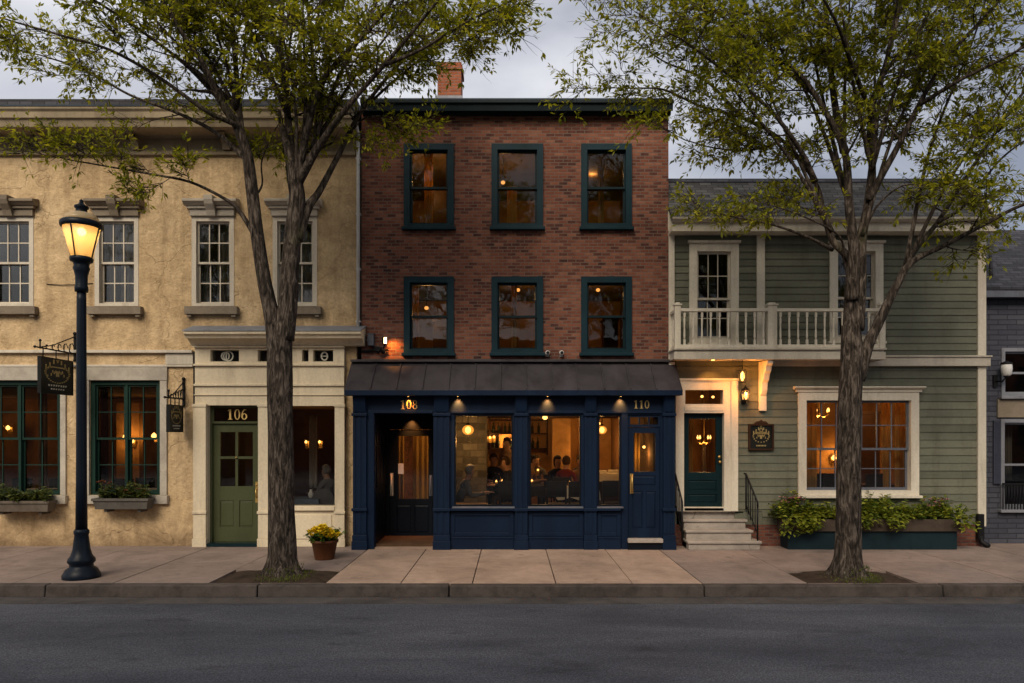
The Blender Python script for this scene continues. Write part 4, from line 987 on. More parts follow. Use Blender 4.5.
# ------------------------------------------------------------------ hanging signs, plaque
def bar_emblem(m, cx, cz, w, h, put, rg):
    """crest of scrolls over a ribbon and a line of small worn letters; put(u, v, hu, hv) adds one raised mark"""
    for k in range(7):                                   # crown points
        u = cx + w*(k-3)/8; put(u, cz + h*(.30 + .12*math.cos((k-3)*.9)), w*.022, h*.07)
    put(cx, cz+h*.46, w*.05, h*.05); put(cx, cz+h*.20, w*.30, h*.018)
    for s in (-1, 1):
        for k in range(6):
            a = .25 + k*.42; put(cx + s*w*(.16+.24*math.sin(a)), cz + h*(.02 + .17*math.cos(a)) , w*.03, h*.022)
        for k in range(4): put(cx + s*w*(.06+.05*k), cz + h*(.05-.035*k*(k % 2)), w*.017, h*.045)
    put(cx, cz-h*.02, w*.05, h*.09)
def hanging_sign(name, label, px, yfar, ynear, ztop_near, zbot_near, board_off, arm_pz, ph, seed):
    x = X(px); z_arm = arm_pz
    t = thing(name, label, 'sign', (x, 0, z_arm))
    m = MB(); m.box(x-.022, x+.022, -.03, -.002, z_arm-ph*.35, z_arm+ph); 
    m.ball((x, -.02, z_arm+ph+.03), .035, 8); m.ball((x, -.03, z_arm-ph*.35), .028, 8)
    m.tube([(x, -.02, z_arm), (x, ynear-.10, z_arm)], .015, 6); m.ball((x, ynear-.11, z_arm), .024, 8)
    m.tube([(x, ynear+.03, z_arm-.02), (x, ynear+.03, z_arm+.11)], .013, 6); m.ball((x, ynear+.03, z_arm+.13), .024, 8)
    m.tube([(x, -.02, z_arm+ph*.92), (x, ynear*.35, z_arm+ph*.55), (x, ynear*.65, z_arm+ph*.22), (x, ynear*.93, z_arm+.02)], .011, 6)
    for k in range(5):                                   # scrolls
        yc_ = ynear*(.12+.17*k); r = ph*(.21-.035*k); zc_ = z_arm+.02+r
        m.tube([(x, yc_+r*math.cos(a), zc_+r*math.sin(a)*1.15) for a in [j*.55 for j in range(10)]], .0075, 5)
        m.tube([(x, yc_-r*.9, z_arm), (x, yc_-r*.2, zc_+r), (x, yc_+r*.5, z_arm+r*2.6)], .0065, 5)
    m.build('bracket', 'iron', t)
    y0, y1 = ynear+.01, yfar
    bd = MB().box(x-.028, x+.028, y0, y1, zbot_near, ztop_near)
    for (p, q, r, s) in ((y0-.004, y0+.022, zbot_near-.004, ztop_near+.004), (y1-.022, y1+.004, zbot_near-.004, ztop_near+.004)): bd.box(x-.034, x+.034, p, q, r, s)
    bd.box(x-.034, x+.034, y0+.022, y1-.022, ztop_near-.02, ztop_near+.004); bd.box(x-.034, x+.034, y0+.022, y1-.022, zbot_near-.004, zbot_near+.02)
    bo = bd.build('board', 'sign_black', t)
    m = MB()
    for y in (y0+.10, (y0+y1)/2, y1-.10): m.tube([(x, y, z_arm), (x, y, ztop_near)], .010, 6)
    m.build('hanger', 'iron', t)
    w, h = (y1-y0), ztop_near-zbot_near; cy_, cz_ = (y0+y1)/2, (ztop_near+zbot_near)/2
    g = MB(); rg = random.Random(seed)
    for side in (1, -1):
        def put(u, v, hu, hv): g.box(x+side*.0275, x+side*.0315, u-hu, u+hu, v-hv, v+hv)
        bar_emblem(g, cy_, cz_+h*.08, w*.95, h*.85, put, rg)
        # a wreath round the crest
        pts = []
        for k in range(19):
            a = -.35 + (math.pi+.7)*k/18 + math.pi; put(cy_+w*.36*math.cos(a), cz_+h*.08+h*.27*math.sin(a), w*.022, h*.016)
    g.build('emblem', 'dull_gold', bo)
    l = MB()
    for side in (1, -1):
        for row, n, hh in ((-.27, 8, .026), (-.37, 6, .02)):
            for k in range(n):
                u = cy_ + w*(k-(n-1)/2)*.075; l.box(x+side*.0275, x+side*.031, u-w*.02, u+w*.006, cz_+h*row-h*hh, cz_+h*row+h*hh); l.box(x+side*.0275, x+side*.0305, u+w*.006, u+w*.026, cz_+h*row+h*hh*rg.uniform(-.9, .2), cz_+h*row+h*hh)
    l.build('lettering', 'pale_letter', bo)
    return t
yn = -1.05
hanging_sign('hanging_sign', 'larger black pub sign with gold crest on a scrolled arm beside the street lamp', 75.5, -.12, yn, Z(356, yn), Z(392.5, yn), 0, Z(347.3, yn), .36, 3)
yn = -.64
hanging_sign('hanging_sign', 'smaller dark hanging sign with gold crest on the wall left of door 106', 184, -.10, yn, Z(404.5, yn), Z(432, yn), 0, Z(397.5, yn), .36, 5)
# plaque on the green house
t = thing('wall_plaque', 'square black plaque with gold crest in a carved frame on sage clapboards', 'plaque', (X(760), -.03, Z(437)))
a, b, c, d = X(747.5), X(772.5), Z(450), Z(424)
MB().box(a+.02, b-.02, -.06, -.024, c+.02, d-.02).build('board', 'sign_black', t)
m = MB().wall(a, b, c, d, -.085, -.024, [(a+.03, b-.03, c+.03, d-.03)])
m.extrude_y([(a+.10, d+.001), (b-.10, d+.001), (b-.15, d+.05), ((a+b)/2+.03, d+.055), ((a+b)/2, d+.085), ((a+b)/2-.03, d+.055), (a+.15, d+.05)], -.08, -.03)
m.build('frame', 'wood_dark', t, .004)
g = MB(); w, h = b-a, d-c; mx, mz = (a+b)/2, (c+d)/2
def put(u, v, hu, hv): g.box(u-hu, u+hu, -.064, -.0595, v-hv, v+hv)
bar_emblem(g, mx, mz+h*.02, w*.8, h*.8, put, None)
g.ring_y(ell(mx, mz+h*.27, w*.07, h*.10, 16), ell(mx, mz+h*.27, w*.04, h*.065, 16), -.064, -.0592)
for k in range(9): put(mx+w*(k-4)*.06, mz+h*.13, w*.022, h*.022)
for k in range(7): put(mx+w*(k-3)*.058, mz-h*.33, w*.02, h*.028)
for k in range(9): a_ = math.pi + math.pi*k/8; put(mx+w*.30*math.cos(a_), mz+h*.20*math.sin(a_), w*.022, h*.02)
g.build('emblem', 'dull_gold', t)
# ------------------------------------------------------------------ lamps and cameras fixed to the walls
x, y, z = X(745.5, -.16), -.16, Z(395.5, -.16)
t = thing('wall_lantern', 'lower of two lit lanterns right of the green house door', 'lantern', (x, 0, z))
m = MB(); m.box(x-.035, x+.035, -.045, -.02, z-.16, z+.05); m.tube([(x, -.03, z-.08), (x, -.09, z-.15), (x, y, z-.14), (x, y, z-.10)], .010, 6)
m.lathe([(.05, -.10), (.055, -.085), (.06, -.08)], (x, y, z), 6, 'z', False); m.lathe([(.085, .085), (.09, .095), (.05, .14), (.018, .16), (.014, .19), (.001, .20)], (x, y, z), 6, 'z', False)
for k in range(6):
    a = math.pi/3*k; m.tube([(x+.058*math.cos(a), y+.058*math.sin(a), z-.08), (x+.083*math.cos(a), y+.083*math.sin(a), z+.088)], .006, 4)
m.build('frame', 'iron', t); MB().lathe([(.012, -.07), (.035, -.02), (.03, .04), (.001, .07)], (x, y, z), 10).build('bulb', 'globe_soft', t)
MB().lathe([(.053, -.078), (.078, .084)], (x, y, z), 6, 'z', False).build('lantern_glass', 'glass', t)
light('POINT', (x+.0, y-.13, z+.02), 15, (1, .36, .065), .04)
x, y, z = X(742.5, -.26), -.26, Z(376, -.26)
t = thing('hanging_lantern', 'upper lit lantern hanging under the balcony by the green house door', 'lantern', (x, y, fl0))
m = MB(); m.tube([(x, y, fl0+.03), (x, y, z+.13)], .007, 6); m.lathe([(.075, .12), (.08, .11), (.075, .10)], (x, y, z), 8); m.lathe([(.06, -.13), (.068, -.12), (.06, -.11)], (x, y, z), 8)
for k in range(4):
    a = math.pi/2*k; m.tube([(x+.064*math.cos(a), y+.064*math.sin(a), z-.12), (x+.072*math.cos(a), y+.072*math.sin(a), z+.11)], .006, 4)
m.build('frame', 'iron', t); MB().lathe([(.02, -.09), (.038, -.03), (.034, .05), (.001, .09)], (x, y, z), 10).build('bulb', 'globe_soft', t)
light('POINT', (x, y-.10, z-.02), 12, (1, .36, .065), .04)
x, y, z = X(385, -.16), -.16, Z(340.5, -.16)
t = thing('flood_light', 'small lit floodlight on the brick wall above the metal roof', 'floodlight', (x, 0, z-.1))
m = MB(); m.box(x-.06, x+.035, y, y+.06, z-.065, z+.065); m.tube([(x, y+.04, z-.05), (x-.05, -.06, z-.13), (x-.18, -.02, z-.14)], .013, 6); m.box(x-.24, x-.12, -.05, -.002, z-.17, z-.10)
m.build('housing', 'iron', t); MB().box(x-.018, x+.03, y-.008, y-.001, z-.055, z+.055).build('lamp_face', 'flood', t)
light('SPOT', (x+.06, y-.02, z-.02), 17, (1, .36, .06), .03, spot_size=R(120), spot_blend=.8).rotation_euler = (R(55), 0, R(-25))
x, z = X(370.5, -.08), Z(340, -.08)
t = tag(B(x-.05, x+.065, -.12, -.004, z-.11, z+.11).box(x-.06, x+.075, -.13, -.002, z+.111, z+.125).box(x-.06, x-.035, -.135, -.121, z-.03, z+.03).build('junction_box', 'plastic_grey', None, .008, loc=(x, 0, z)), 'grey electrical box on the brick beside the white downspout', 'electrical box')
m = MB(); m.tube([(X(362), -.03, Z(352)), (X(375), -.05, Z(350.5)), (X(381), -.10, Z(352)), (X(389), -.06, Z(350))], .022, 6); m.ball((X(383, -.1), -.10, Z(352.5)), .045, 8); m.tube([(X(379), -.10, Z(354)), (X(383), -.2, Z(350.3)), (X(384), -.2, Z(349))], .02, 6)
tag(m.build('cable_bundle', 'iron', None, 0, loc=(X(376), 0, Z(352))), 'black cables and clip on the brick just under the lit floodlight', 'cable')
for px, lab in ((547.5, 'left one of two small white security cameras over the metal roof'), (561.5, 'right one of two small white security cameras over the metal roof')):
    x, z = X(px, -.07), Z(354, -.07)
    t = thing('security_camera', lab, 'security camera', (x, 0, z), 'security cameras on the brick wall')
    m = MB(); m.box(x-.03, x+.03, -.03, -.002, z-.045, z+.045); m.tube([(x, -.02, z), (x, -.07, z+.01)], .012, 8); m.lathe([(.001, -.05), (.04, -.045), (.045, .05), (.001, .07)], (x, -.10, z+.02), 14, 'y'); m.build('housing', 'plastic_white', t)
    MB().lathe([(.001, -.006), (.03, -.004), (.03, .004)], (x, -.152, z+.02), 12, 'y').build('lens', 'sign_black', t)
x, y, z = X(1006.5, .1), .1, Z(369, .1)
t = thing('wall_lamp', 'unlit white jar-shaped wall lamp on the dim grey house', 'wall lamp', (x, .3, z))
MB().lathe([(.05, -.14), (.085, -.11), (.10, .0), (.095, .09), (.06, .12)], (x, y, z), 14).build('globe', 'plastic_white', t)
m = MB(); m.lathe([(.105, .09), (.10, .12), (.03, .15), (.001, .16)], (x, y, z), 12); m.tube([(x, y, z-.15), (x-.05, y+.05, z-.24), (x-.10, .29, z-.22)], .016, 6); m.box(x-.14, x-.06, .26, .299, z-.34, z-.10); m.lathe([(.04, -.16), (.06, -.13)], (x, y, z), 10)
m.build('bracket', 'iron', t)

# ------------------------------------------------------------------ plants
def leaf_quads(cs, ds, ls, ws, up, rg):
    """leaf blades: centre, direction, length, width -> folded four-corner faces"""
    v = []; f = []
    for c, d, l, w in zip(cs, ds, ls, ws):
        c = Vector(c); d = Vector(d).normalized(); s = d.cross(Vector(up) + Vector((rg.uniform(-.6,.6), rg.uniform(-.6,.6), rg.uniform(-.2,.2))))
        s = s.normalized() if s.length > 1e-4 else d.orthogonal().normalized()
        nrm = s.cross(d); o = len(v)
        v += [c, c + d*l*.45 + s*w*.5 + nrm*w*.18, c + d*l, c + d*l*.45 - s*w*.5 + nrm*w*.18]; f += [(o, o+1, o+2), (o, o+2, o+3)]
    return v, f
def bush(rg, spots, n, size, spread):
    """clumps of leafy shoots; spots: (x, y, z, radius, height)"""
    cs, ds, ls, ws = [], [], [], []; st = MB()
    for (x, y, z, r, h) in spots:
        for k in range(n):
            a = rg.uniform(0, 6.28); q = math.sqrt(rg.random())*r; lean = Vector((math.cos(a), math.sin(a), 0))*spread*rg.random()
            p0 = Vector((x+q*.35*math.cos(a), y+q*.35*math.sin(a), z)); p1 = Vector((x, y, z)) + Vector((q*math.cos(a), q*math.sin(a)*.8, h*rg.uniform(.35, 1.0))) + lean*.1
            st.tube([p0, (p0+p1)/2 + Vector((0, 0, .03)), p1], .004, 4, False)
            for j in range(rg.randint(4, 7)):
                u = rg.uniform(.35, 1.05); an = rg.uniform(0, 6.28); d = Vector((math.cos(an), math.sin(an), rg.uniform(-.5, .6)))
                cs.append(p0 + (p1-p0)*u); ds.append(d); ls.append(size*rg.uniform(.6, 1.3)); ws.append(size*rg.uniform(.4, .75))
    v, f = leaf_quads(cs, ds, ls, ws, (0, 0, 1), rg); return v, f, st
def blooms(rg, pts, r):
    m = MB()
    for p in pts:
        for k in range(6):
            a = k*1.047 + rg.uniform(-.2, .2); d = Vector((math.cos(a), math.sin(a), rg.uniform(.1, .7))).normalized(); s = d.cross(Vector((0, 0, 1))).normalized(); p = Vector(p)
            m.add([p, p + d*r*.6 + s*r*.42, p + d*r + Vector((0, 0, r*.1)), p + d*r*.6 - s*r*.42], [(0, 1, 2, 3)])
        m.ball(p, r*.28, 6, .7, 4)
    return m
def window_box(px0, px1, pt, pb, mat, label, seed, rust):
    yb_ = -.36; a, b = X(px0, yb_), X(px1, yb_); zt_, zb = Z(pt, yb_), Z(pb, yb_)
    t = thing('window_box', label, 'window box', ((a+b)/2, -.2, zb))
    m = MB(); m.hexa([(a+.03, -.33, zb), (b-.03, -.33, zb), (b-.03, -.112, zb), (a+.03, -.112, zb), (a, yb_, zt_-.05), (b, yb_, zt_-.05), (b, -.112, zt_-.05), (a, -.112, zt_-.05)])
    m.box(a-.02, b+.02, yb_-.02, yb_+.02, zt_-.05, zt_); m.box(a-.02, b+.02, -.13, -.112, zt_-.05, zt_); m.box(a-.02, a+.02, yb_+.02, -.13, zt_-.05, zt_); m.box(b-.02, b+.02, yb_+.02, -.13, zt_-.05, zt_)
    for q in (a+.2, b-.2): m.box(q-.03, q+.03, -.28, -.024, zb-.06, zb-.002)
    m.build('trough', mat, t, .005); MB().box(a+.02, b-.02, yb_+.02, -.13, zt_-.049, zt_-.02).build('soil', 'soil', t)
    rg = random.Random(seed); n = int((b-a)/.09)
    sp = [(a+.05+(b-a-.1)*(k+.5)/n, rg.uniform(-.31, -.17), zt_-.03, .11, rg.uniform(.2, .36)) for k in range(n)]
    v, f, st = bush(rg, sp, 14, .085, .6)
    MB().add(v, f).build('foliage', 'box_leaf', t, recalc=False); st.build('stems', 'box_leaf', t)
    if rust: blooms(rg, [(a+rg.uniform(.05, .28), rg.uniform(-.32, -.2), zt_+rg.uniform(.12, .32)) for k in range(14)] + [(b-rg.uniform(.05, .5), rg.uniform(-.34, -.2), zt_+rg.uniform(.08, .24)) for k in range(12)], .035).build('blossom', 'petal_rust', t, recalc=False)
    return t
window_box(-13, 48, 501, 512, 'wood_grey', 'weathered wood window box of dense green plants at the left edge of the photo', 21, False)
window_box(92.5, 147.5, 498.5, 509.5, 'box_grey', 'dark grey window box with rusty flowers right of the street lamp post', 22, True)
# pot of yellow flowers
fx, fy = X(324.5, -1.45), -1.45
t = thing('flower_pot', 'brown tub of yellow flowers on the pavement beside the tree', 'flower pot', (fx, fy, 0))
MB().lathe([(.16, 0), (.165, .02), (.215, .28), (.235, .29), (.235, .335), (.215, .335), (.20, .29), (.001, .285)], (fx, fy, 0), 28).build('tub', 'barrel', t)
MB().lathe([(.20, .29), (.001, .31)], (fx, fy, 0), 20).build('soil', 'soil', t)
rg = random.Random(31)
v, f, st = bush(rg, [(fx+.12*math.cos(k), fy+.12*math.sin(k), .30, .13, .2) for k in range(7)], 14, .085, 1.2)
MB().add(v, f).build('foliage', 'pot_leaf', t, recalc=False); st.build('stems', 'pot_leaf', t)
pts = []
for k in range(130):
    a = rg.uniform(0, 6.28); q = .27*math.sqrt(rg.random()); pts.append((fx+q*math.cos(a), fy+q*math.sin(a)*.9, .50+.05*rg.random()-(q/.27)**2*.11+ (.03 if math.cos(a) < 0 else -.02)))
blooms(rg, pts, .06).build('blossom', 'petal_yellow', t, recalc=False)
# planter below the large window
a, b, yf = X(786, -.5), X(961, -.5), -.5
t = thing('planter', 'long dark planter with trailing green plants under the large lit window', 'planter', ((a+b)/2, -.3, 0))
zt_ = Z(519.5, yf); zm = Z(531.5, yf)
MB().box(a+.06, b-.04, yf+.05, -.06, .0, zm-.002).build('base', 'teal_box', t, .006)
m = MB(); m.box(a, b, yf, yf+.04, zm, zt_); m.box(a, b, -.08, -.045, zm, zt_); m.box(a, a+.04, yf+.041, -.081, zm, zt_); m.box(b-.04, b, yf+.041, -.081, zm, zt_); m.box(a+.041, b-.041, yf+.041, -.081, zm, zm+.03)
m.build('trough', 'wood_brown', t, .006); MB().box(a+.042, b-.042, yf+.042, -.082, zm+.03, zt_-.04).build('soil', 'soil', t)
rg = random.Random(41); sp = []
for k in range(64):
    u = rg.random(); xx = a + (b-a)*u
    hh = .40 + .16*math.sin(u*9+1)*math.sin(u*23) ; sp.append((xx, rg.uniform(-.44, -.14), zt_-.04, .15, max(.12, hh*rg.uniform(.5, 1.25))))
v, f, st = bush(rg, sp, 12, .10, .9)
m = MB().add(v, f); cs, ds, ls, ws = [], [], [], []
for k in range(34):                                    # shoots trailing over the front
    u = rg.choice([rg.uniform(-.02, .30), rg.uniform(-.02, .22), rg.uniform(.34, .48), rg.uniform(.52, .66), rg.uniform(.80, 1.03)]); xx = a+(b-a)*u; L_ = rg.uniform(.14, .34) * (1.15 if u < .15 else 1)
    for j in range(16):
        q = rg.random(); cs.append((xx + rg.gauss(0, .07), yf - .03 - .08*math.sin(q*2.2) + rg.gauss(0, .03), zt_ + .10 - L_*q)); an = rg.uniform(0, 6.28); ds.append((math.cos(an), -abs(math.sin(an)), rg.uniform(-.8, .3))); ls.append(rg.uniform(.07, .13)); ws.append(rg.uniform(.05, .085))
v, f = leaf_quads(cs, ds, ls, ws, (0, 0, 1), rg); m.add(v, f); m.build('foliage', 'bright_leaf', t, recalc=False); st.build('stems', 'pot_leaf', t)
v, f, st = bush(rg, [(a-.10+rg.uniform(0, .5), -.2, zt_-.1, .2, .42) for k in range(9)] + [(b-.5+rg.uniform(0, .5), -.2, zt_-.1, .15, .36) for k in range(7)] + [((a+b)/2+rg.uniform(-.1, 1.0), -.16, zt_-.1, .15, .3) for k in range(8)], 10, .085, .7)
MB().add(v, f).build('dark_foliage', 'box_leaf', t, recalc=False)
blooms(rg, [(a+rg.uniform(.02, .42), rg.uniform(-.42, -.15), zt_+.34+rg.uniform(-.06, .06)) for k in range(20)] + [(b-rg.uniform(.18, .55), rg.uniform(-.42, -.15), zt_+.29+rg.uniform(-.08, .08)) for k in range(20)], .042).build('blossom', 'petal_pink', t, recalc=False)

# ------------------------------------------------------------------ street trees
def cat(pts, n):
    """smooth curve through (x, y, z, r) points"""
    P = [np.array(p, float) for p in pts]; P = [2*P[0]-P[1]] + P + [2*P[-1]-P[-2]]; out = []
    for i in range(1, len(P)-2):
        for k in range(n):
            t = k/n; out.append(.5*((2*P[i]) + (P[i+1]-P[i-1])*t + (2*P[i-1]-5*P[i]+4*P[i+1]-P[i+2])*t*t + (3*P[i]-P[i-1]-3*P[i+1]+P[i+2])*t**3))
    out.append(P[-2]); return out
def tree(label, base, trunk, limbs, seed, leaf_len=.092, name='street_tree', dens=1.0):
    rg = random.Random(seed); nrm = lambda: Vector((rg.gauss(0, 1), rg.gauss(0, 1), rg.gauss(0, 1))).normalized()
    t = thing(name, label, 'tree', base); wood = MB()
    bx_, by_ = base[0], base[1]
    def bark(k, a, p): return 1 + .07*noise.noise((p.x*3+math.cos(a)*1.6, p.y*3+math.sin(a)*1.6, p.z*1.1)) + .045*noise.noise((math.cos(a)*5, math.sin(a)*5, p.z*2.0+p.x))
    def flare(k, a, p):
        q = max(0, 1 - p.z/.38); return bark(k, a, p) * (1 + q*q*(.42 + .38*math.cos(5*a+seed) * (1 if p.z < .3 else .4)))
    tp = cat(trunk, 7); wood.tube([p[:3] for p in tp], [p[3] for p in tp], 22, True, flare)
    cs, ds, ls, ws = [], [], [], []
    def leaves_on(p, q, n):
        p, q = Vector(p), Vector(q); d = (q-p)
        for j in range(n):
            u = (j+rg.random())/n; s0 = nrm(); s0.z *= .5; ax = (d.normalized()*.8 + s0*.7 + Vector((0, 0, -.12))).normalized(); c0 = p + d*u
            for q in range(rg.randint(3, 5)):                    # a small fan of leaves on one short stalk
                s = nrm(); L_ = leaf_len*rg.uniform(.6, 1.25); cs.append(c0 + ax*rg.uniform(0, .05) + s*.012); ds.append(ax*.9 + s*.75 + Vector((0, 0, -.06))); ls.append(L_); ws.append(L_*rg.uniform(.32, .44))
    def twig(p, d, L_, r):
        d = Vector(d).normalized(); p = Vector(p); pts = [p]; q = p
        for k in range(4):
            d = (d + nrm()*.16 + Vector((0, 0, .02))).normalized(); q = q + d*L_/4; pts.append(q)
        wood.tube(pts, [r*(1-.2*k) for k in range(5)], 4, False)
        for k in range(4): leaves_on(pts[k], pts[k+1], int(rg.random() + ((L_*1.05*dens * (1.3 if k > 1 else .8)))))
    def branch(p, d, L_, r, lvl):
        d = Vector(d).normalized(); p = Vector(p); pts = [p]; q = p; n = 6
        for k in range(n):
            flat = Vector((d.x, d.y, d.z*.7 + .03)); d = (d*.7 + flat*.3 + nrm()*.14).normalized(); q = q + d*L_/n; pts.append(q)
        wood.tube(pts, [max(.004, r*(1-.13*k)) for k in range(n+1)], 5 if r > .012 else 4, False)
        for k in range(1, n+1):
            for s in range(rg.choice((1, 1, 2)) if k < n else 3):
                dd = (pts[k]-pts[k-1]).normalized(); side = nrm(); side = (side - dd*side.dot(dd)).normalized(); side.z *= .55
                if lvl and rg.random() < .42 and k > 1: branch(pts[k], dd*.6 + side*.9, L_*rg.uniform(.4, .6), r*.5, lvl-1)
                else: twig(pts[k], dd*.7 + side*.85, rg.uniform(.22, .48), .0045)
    for (pts, start, dn, bl) in limbs:
        c = cat(pts, 8); P = [Vector(p[:3]) for p in c]
        wood.tube(P, [max(.006, p[3]) for p in c], 10, True, bark)
        acc = 0; last = 0
        for k in range(1, len(P)):
            acc += (P[k]-P[k-1]).length; f = k/(len(P)-1)
            if f < start: last = acc; continue
            if acc - last > .32/dn:
                last = acc; tan = (P[k]-P[k-1]).normalized(); side = nrm(); side = (side - tan*side.dot(tan)).normalized(); side.z = side.z*.5 + .08
                branch(P[k], tan*rg.uniform(.25, .8) + side, bl*.72*rg.uniform(.55, 1.15)*(1.0 - .35*f), max(.007, c[k][3]*.42), 1)
        branch(P[-1], P[-1]-P[-2], bl*.8, max(.006, c[-1][3]), 1)
    wood.build('trunk', 'bark', t, recalc=False)
    v, f = leaf_quads(cs, ds, ls, ws, (0, 0, 1), rg)
    me = bpy.data.meshes.new('crown'); o = Vector(base)
    me.from_pydata([tuple(p-o) for p in v], [], f); me.materials.append(M['leaf']); c = bpy.data.objects.new('crown', me); COL.objects.link(c); c.parent = t; c['_w'] = tuple(base)
    print(label, 'leaves', len(cs)); return t
def L(seq, y0, y1, r0, r1, start, dn=1.0, bl=1.5):
    """limb through picture points at a depth that runs from y0 to y1"""
    n = len(seq); out = []
    for i, (px, py) in enumerate(seq):
        u = i/(n-1); y = y0 + (y1-y0)*u; out.append((X(px, y), y, Z(py, y), r0*(r1/r0)**u))
    return (out, start, dn, bl)
def T(seq, y, ): return [(X(px, y), y, Z(py, y), r) for px, py, r in seq]
y = -2.95
trL = T([(283, 582, .225), (282, 540, .20), (281, 470, .185), (280, 400, .185), (280, 350, .175), (284, 325, .15)], y)
limL = [
 L([(276, 352), (272, 319), (264, 279), (257, 234), (252, 189), (247, 154), (239, 130)], y, y-.1, .125, .075, 2),
 L([(239, 130), (220, 100), (202, 62), (180, 30), (160, -5), (130, -60)], y-.1, y-1.2, .06, .018, .15, 1.1),
 L([(242, 140), (238, 95), (233, 30), (230, -30), (222, -110)], y-.1, y+.6, .055, .02, .2),
 L([(255, 236), (240, 212), (225, 199), (190, 182), (150, 174), (105, 166), (70, 160)], y, y-.5, .04, .009, .42, 1.3, .7),
 L([(247, 160), (215, 132), (175, 112), (130, 95), (85, 70), (40, 55)], y, y+.9, .04, .012, .2, 1.0, 1.2),
 L([(237, 125), (205, 110), (160, 78), (110, 50), (60, 35), (15, 22)], y-.2, y-1.3, .04, .012, .25, 1.0, 1.2),
 L([(284, 340), (288, 300), (290, 270), (293, 235), (297, 200), (295, 182)], y, y, .15, .115, 2),
 L([(295, 190), (291, 150), (287, 110), (281, 50), (283, 0), (286, -80)], y, y+.3, .085, .025, .25),
 L([(287, 112), (278, 92), (258, 47), (242, 10), (222, -50)], y, y-.9, .05, .018, .2),
 L([(296, 190), (303, 150), (309, 124), (322, 82), (349, 50), (382, 15), (420, -40)], y, y-.7, .075, .02, .3),
 L([(309, 124), (313, 85), (312, 50), (308, 10), (300, -60)], y, y+1.1, .045, .018, .2),
 L([(297, 185), (314, 154), (330, 130), (349, 105), (384, 65), (414, 30), (450, -15)], y, y-1.0, .075, .018, .3),
 L([(297, 240), (308, 208), (320, 190), (339, 154), (359, 115), (392, 72), (430, 35), (480, 5)], y, y+.7, .085, .016, .42, 1.1, .95),
 L([(352, 120), (375, 98), (402, 74), (445, 42), (490, 22)], y+.4, y+.2, .03, .009, .15, .9, .7),
 L([(345, 140), (362, 120), (380, 116), (396, 120)], y+.3, y+.3, .022, .007, .2, 1.0, .6),
 L([(283, 30), (310, -20), (360, -60), (420, -100)], y, y+1.6, .04, .014, .1),
 L([(220, 100), (180, 60), (110, 10), (40, -30)], y, y-1.6, .035, .012, .2, 1.0, 1.3),
 L([(233, 30), (190, -10), (120, -50), (40, -90)], y, y+1.4, .035, .012, .1),
 L([(384, 65), (420, 50), (470, 20), (525, -5)], y-.8, y-1.3, .03, .010, .2, 1.0, 1.1),
 L([(252, 200), (262, 185), (262, 160), (275, 130)], y, y+.6, .02, .008, .5, 1.0, .6),
]
fan = random.Random(61)
for sx, sy_, xs in ((287, 110, (262, 296, 330)), (237, 110, (120, 165, 200, 250)), (312, 150, (352, 392, 430)), (297, 190, (275, 305))):
    for xe in xs: dy = fan.uniform(-1.5, 1.5); m1 = (sx + (xe-sx)*.35 + fan.uniform(-6, 6), sy_*.55); limL.append(L([(sx, sy_), m1, (sx + (xe-sx)*.75, sy_*.1), (xe, -60)], y, y+dy, .034, .010, .12, .75, .9))
tree('leafy street tree leaning over the cream building beside the yellow flower tub', (X(283, y), y, .0), trL, limL, 5)
y = -3.03
trR = T([(848, 583, .215), (848, 540, .185), (849, 470, .17), (850, 400, .165), (852, 355, .16), (851, 325, .13)], y)
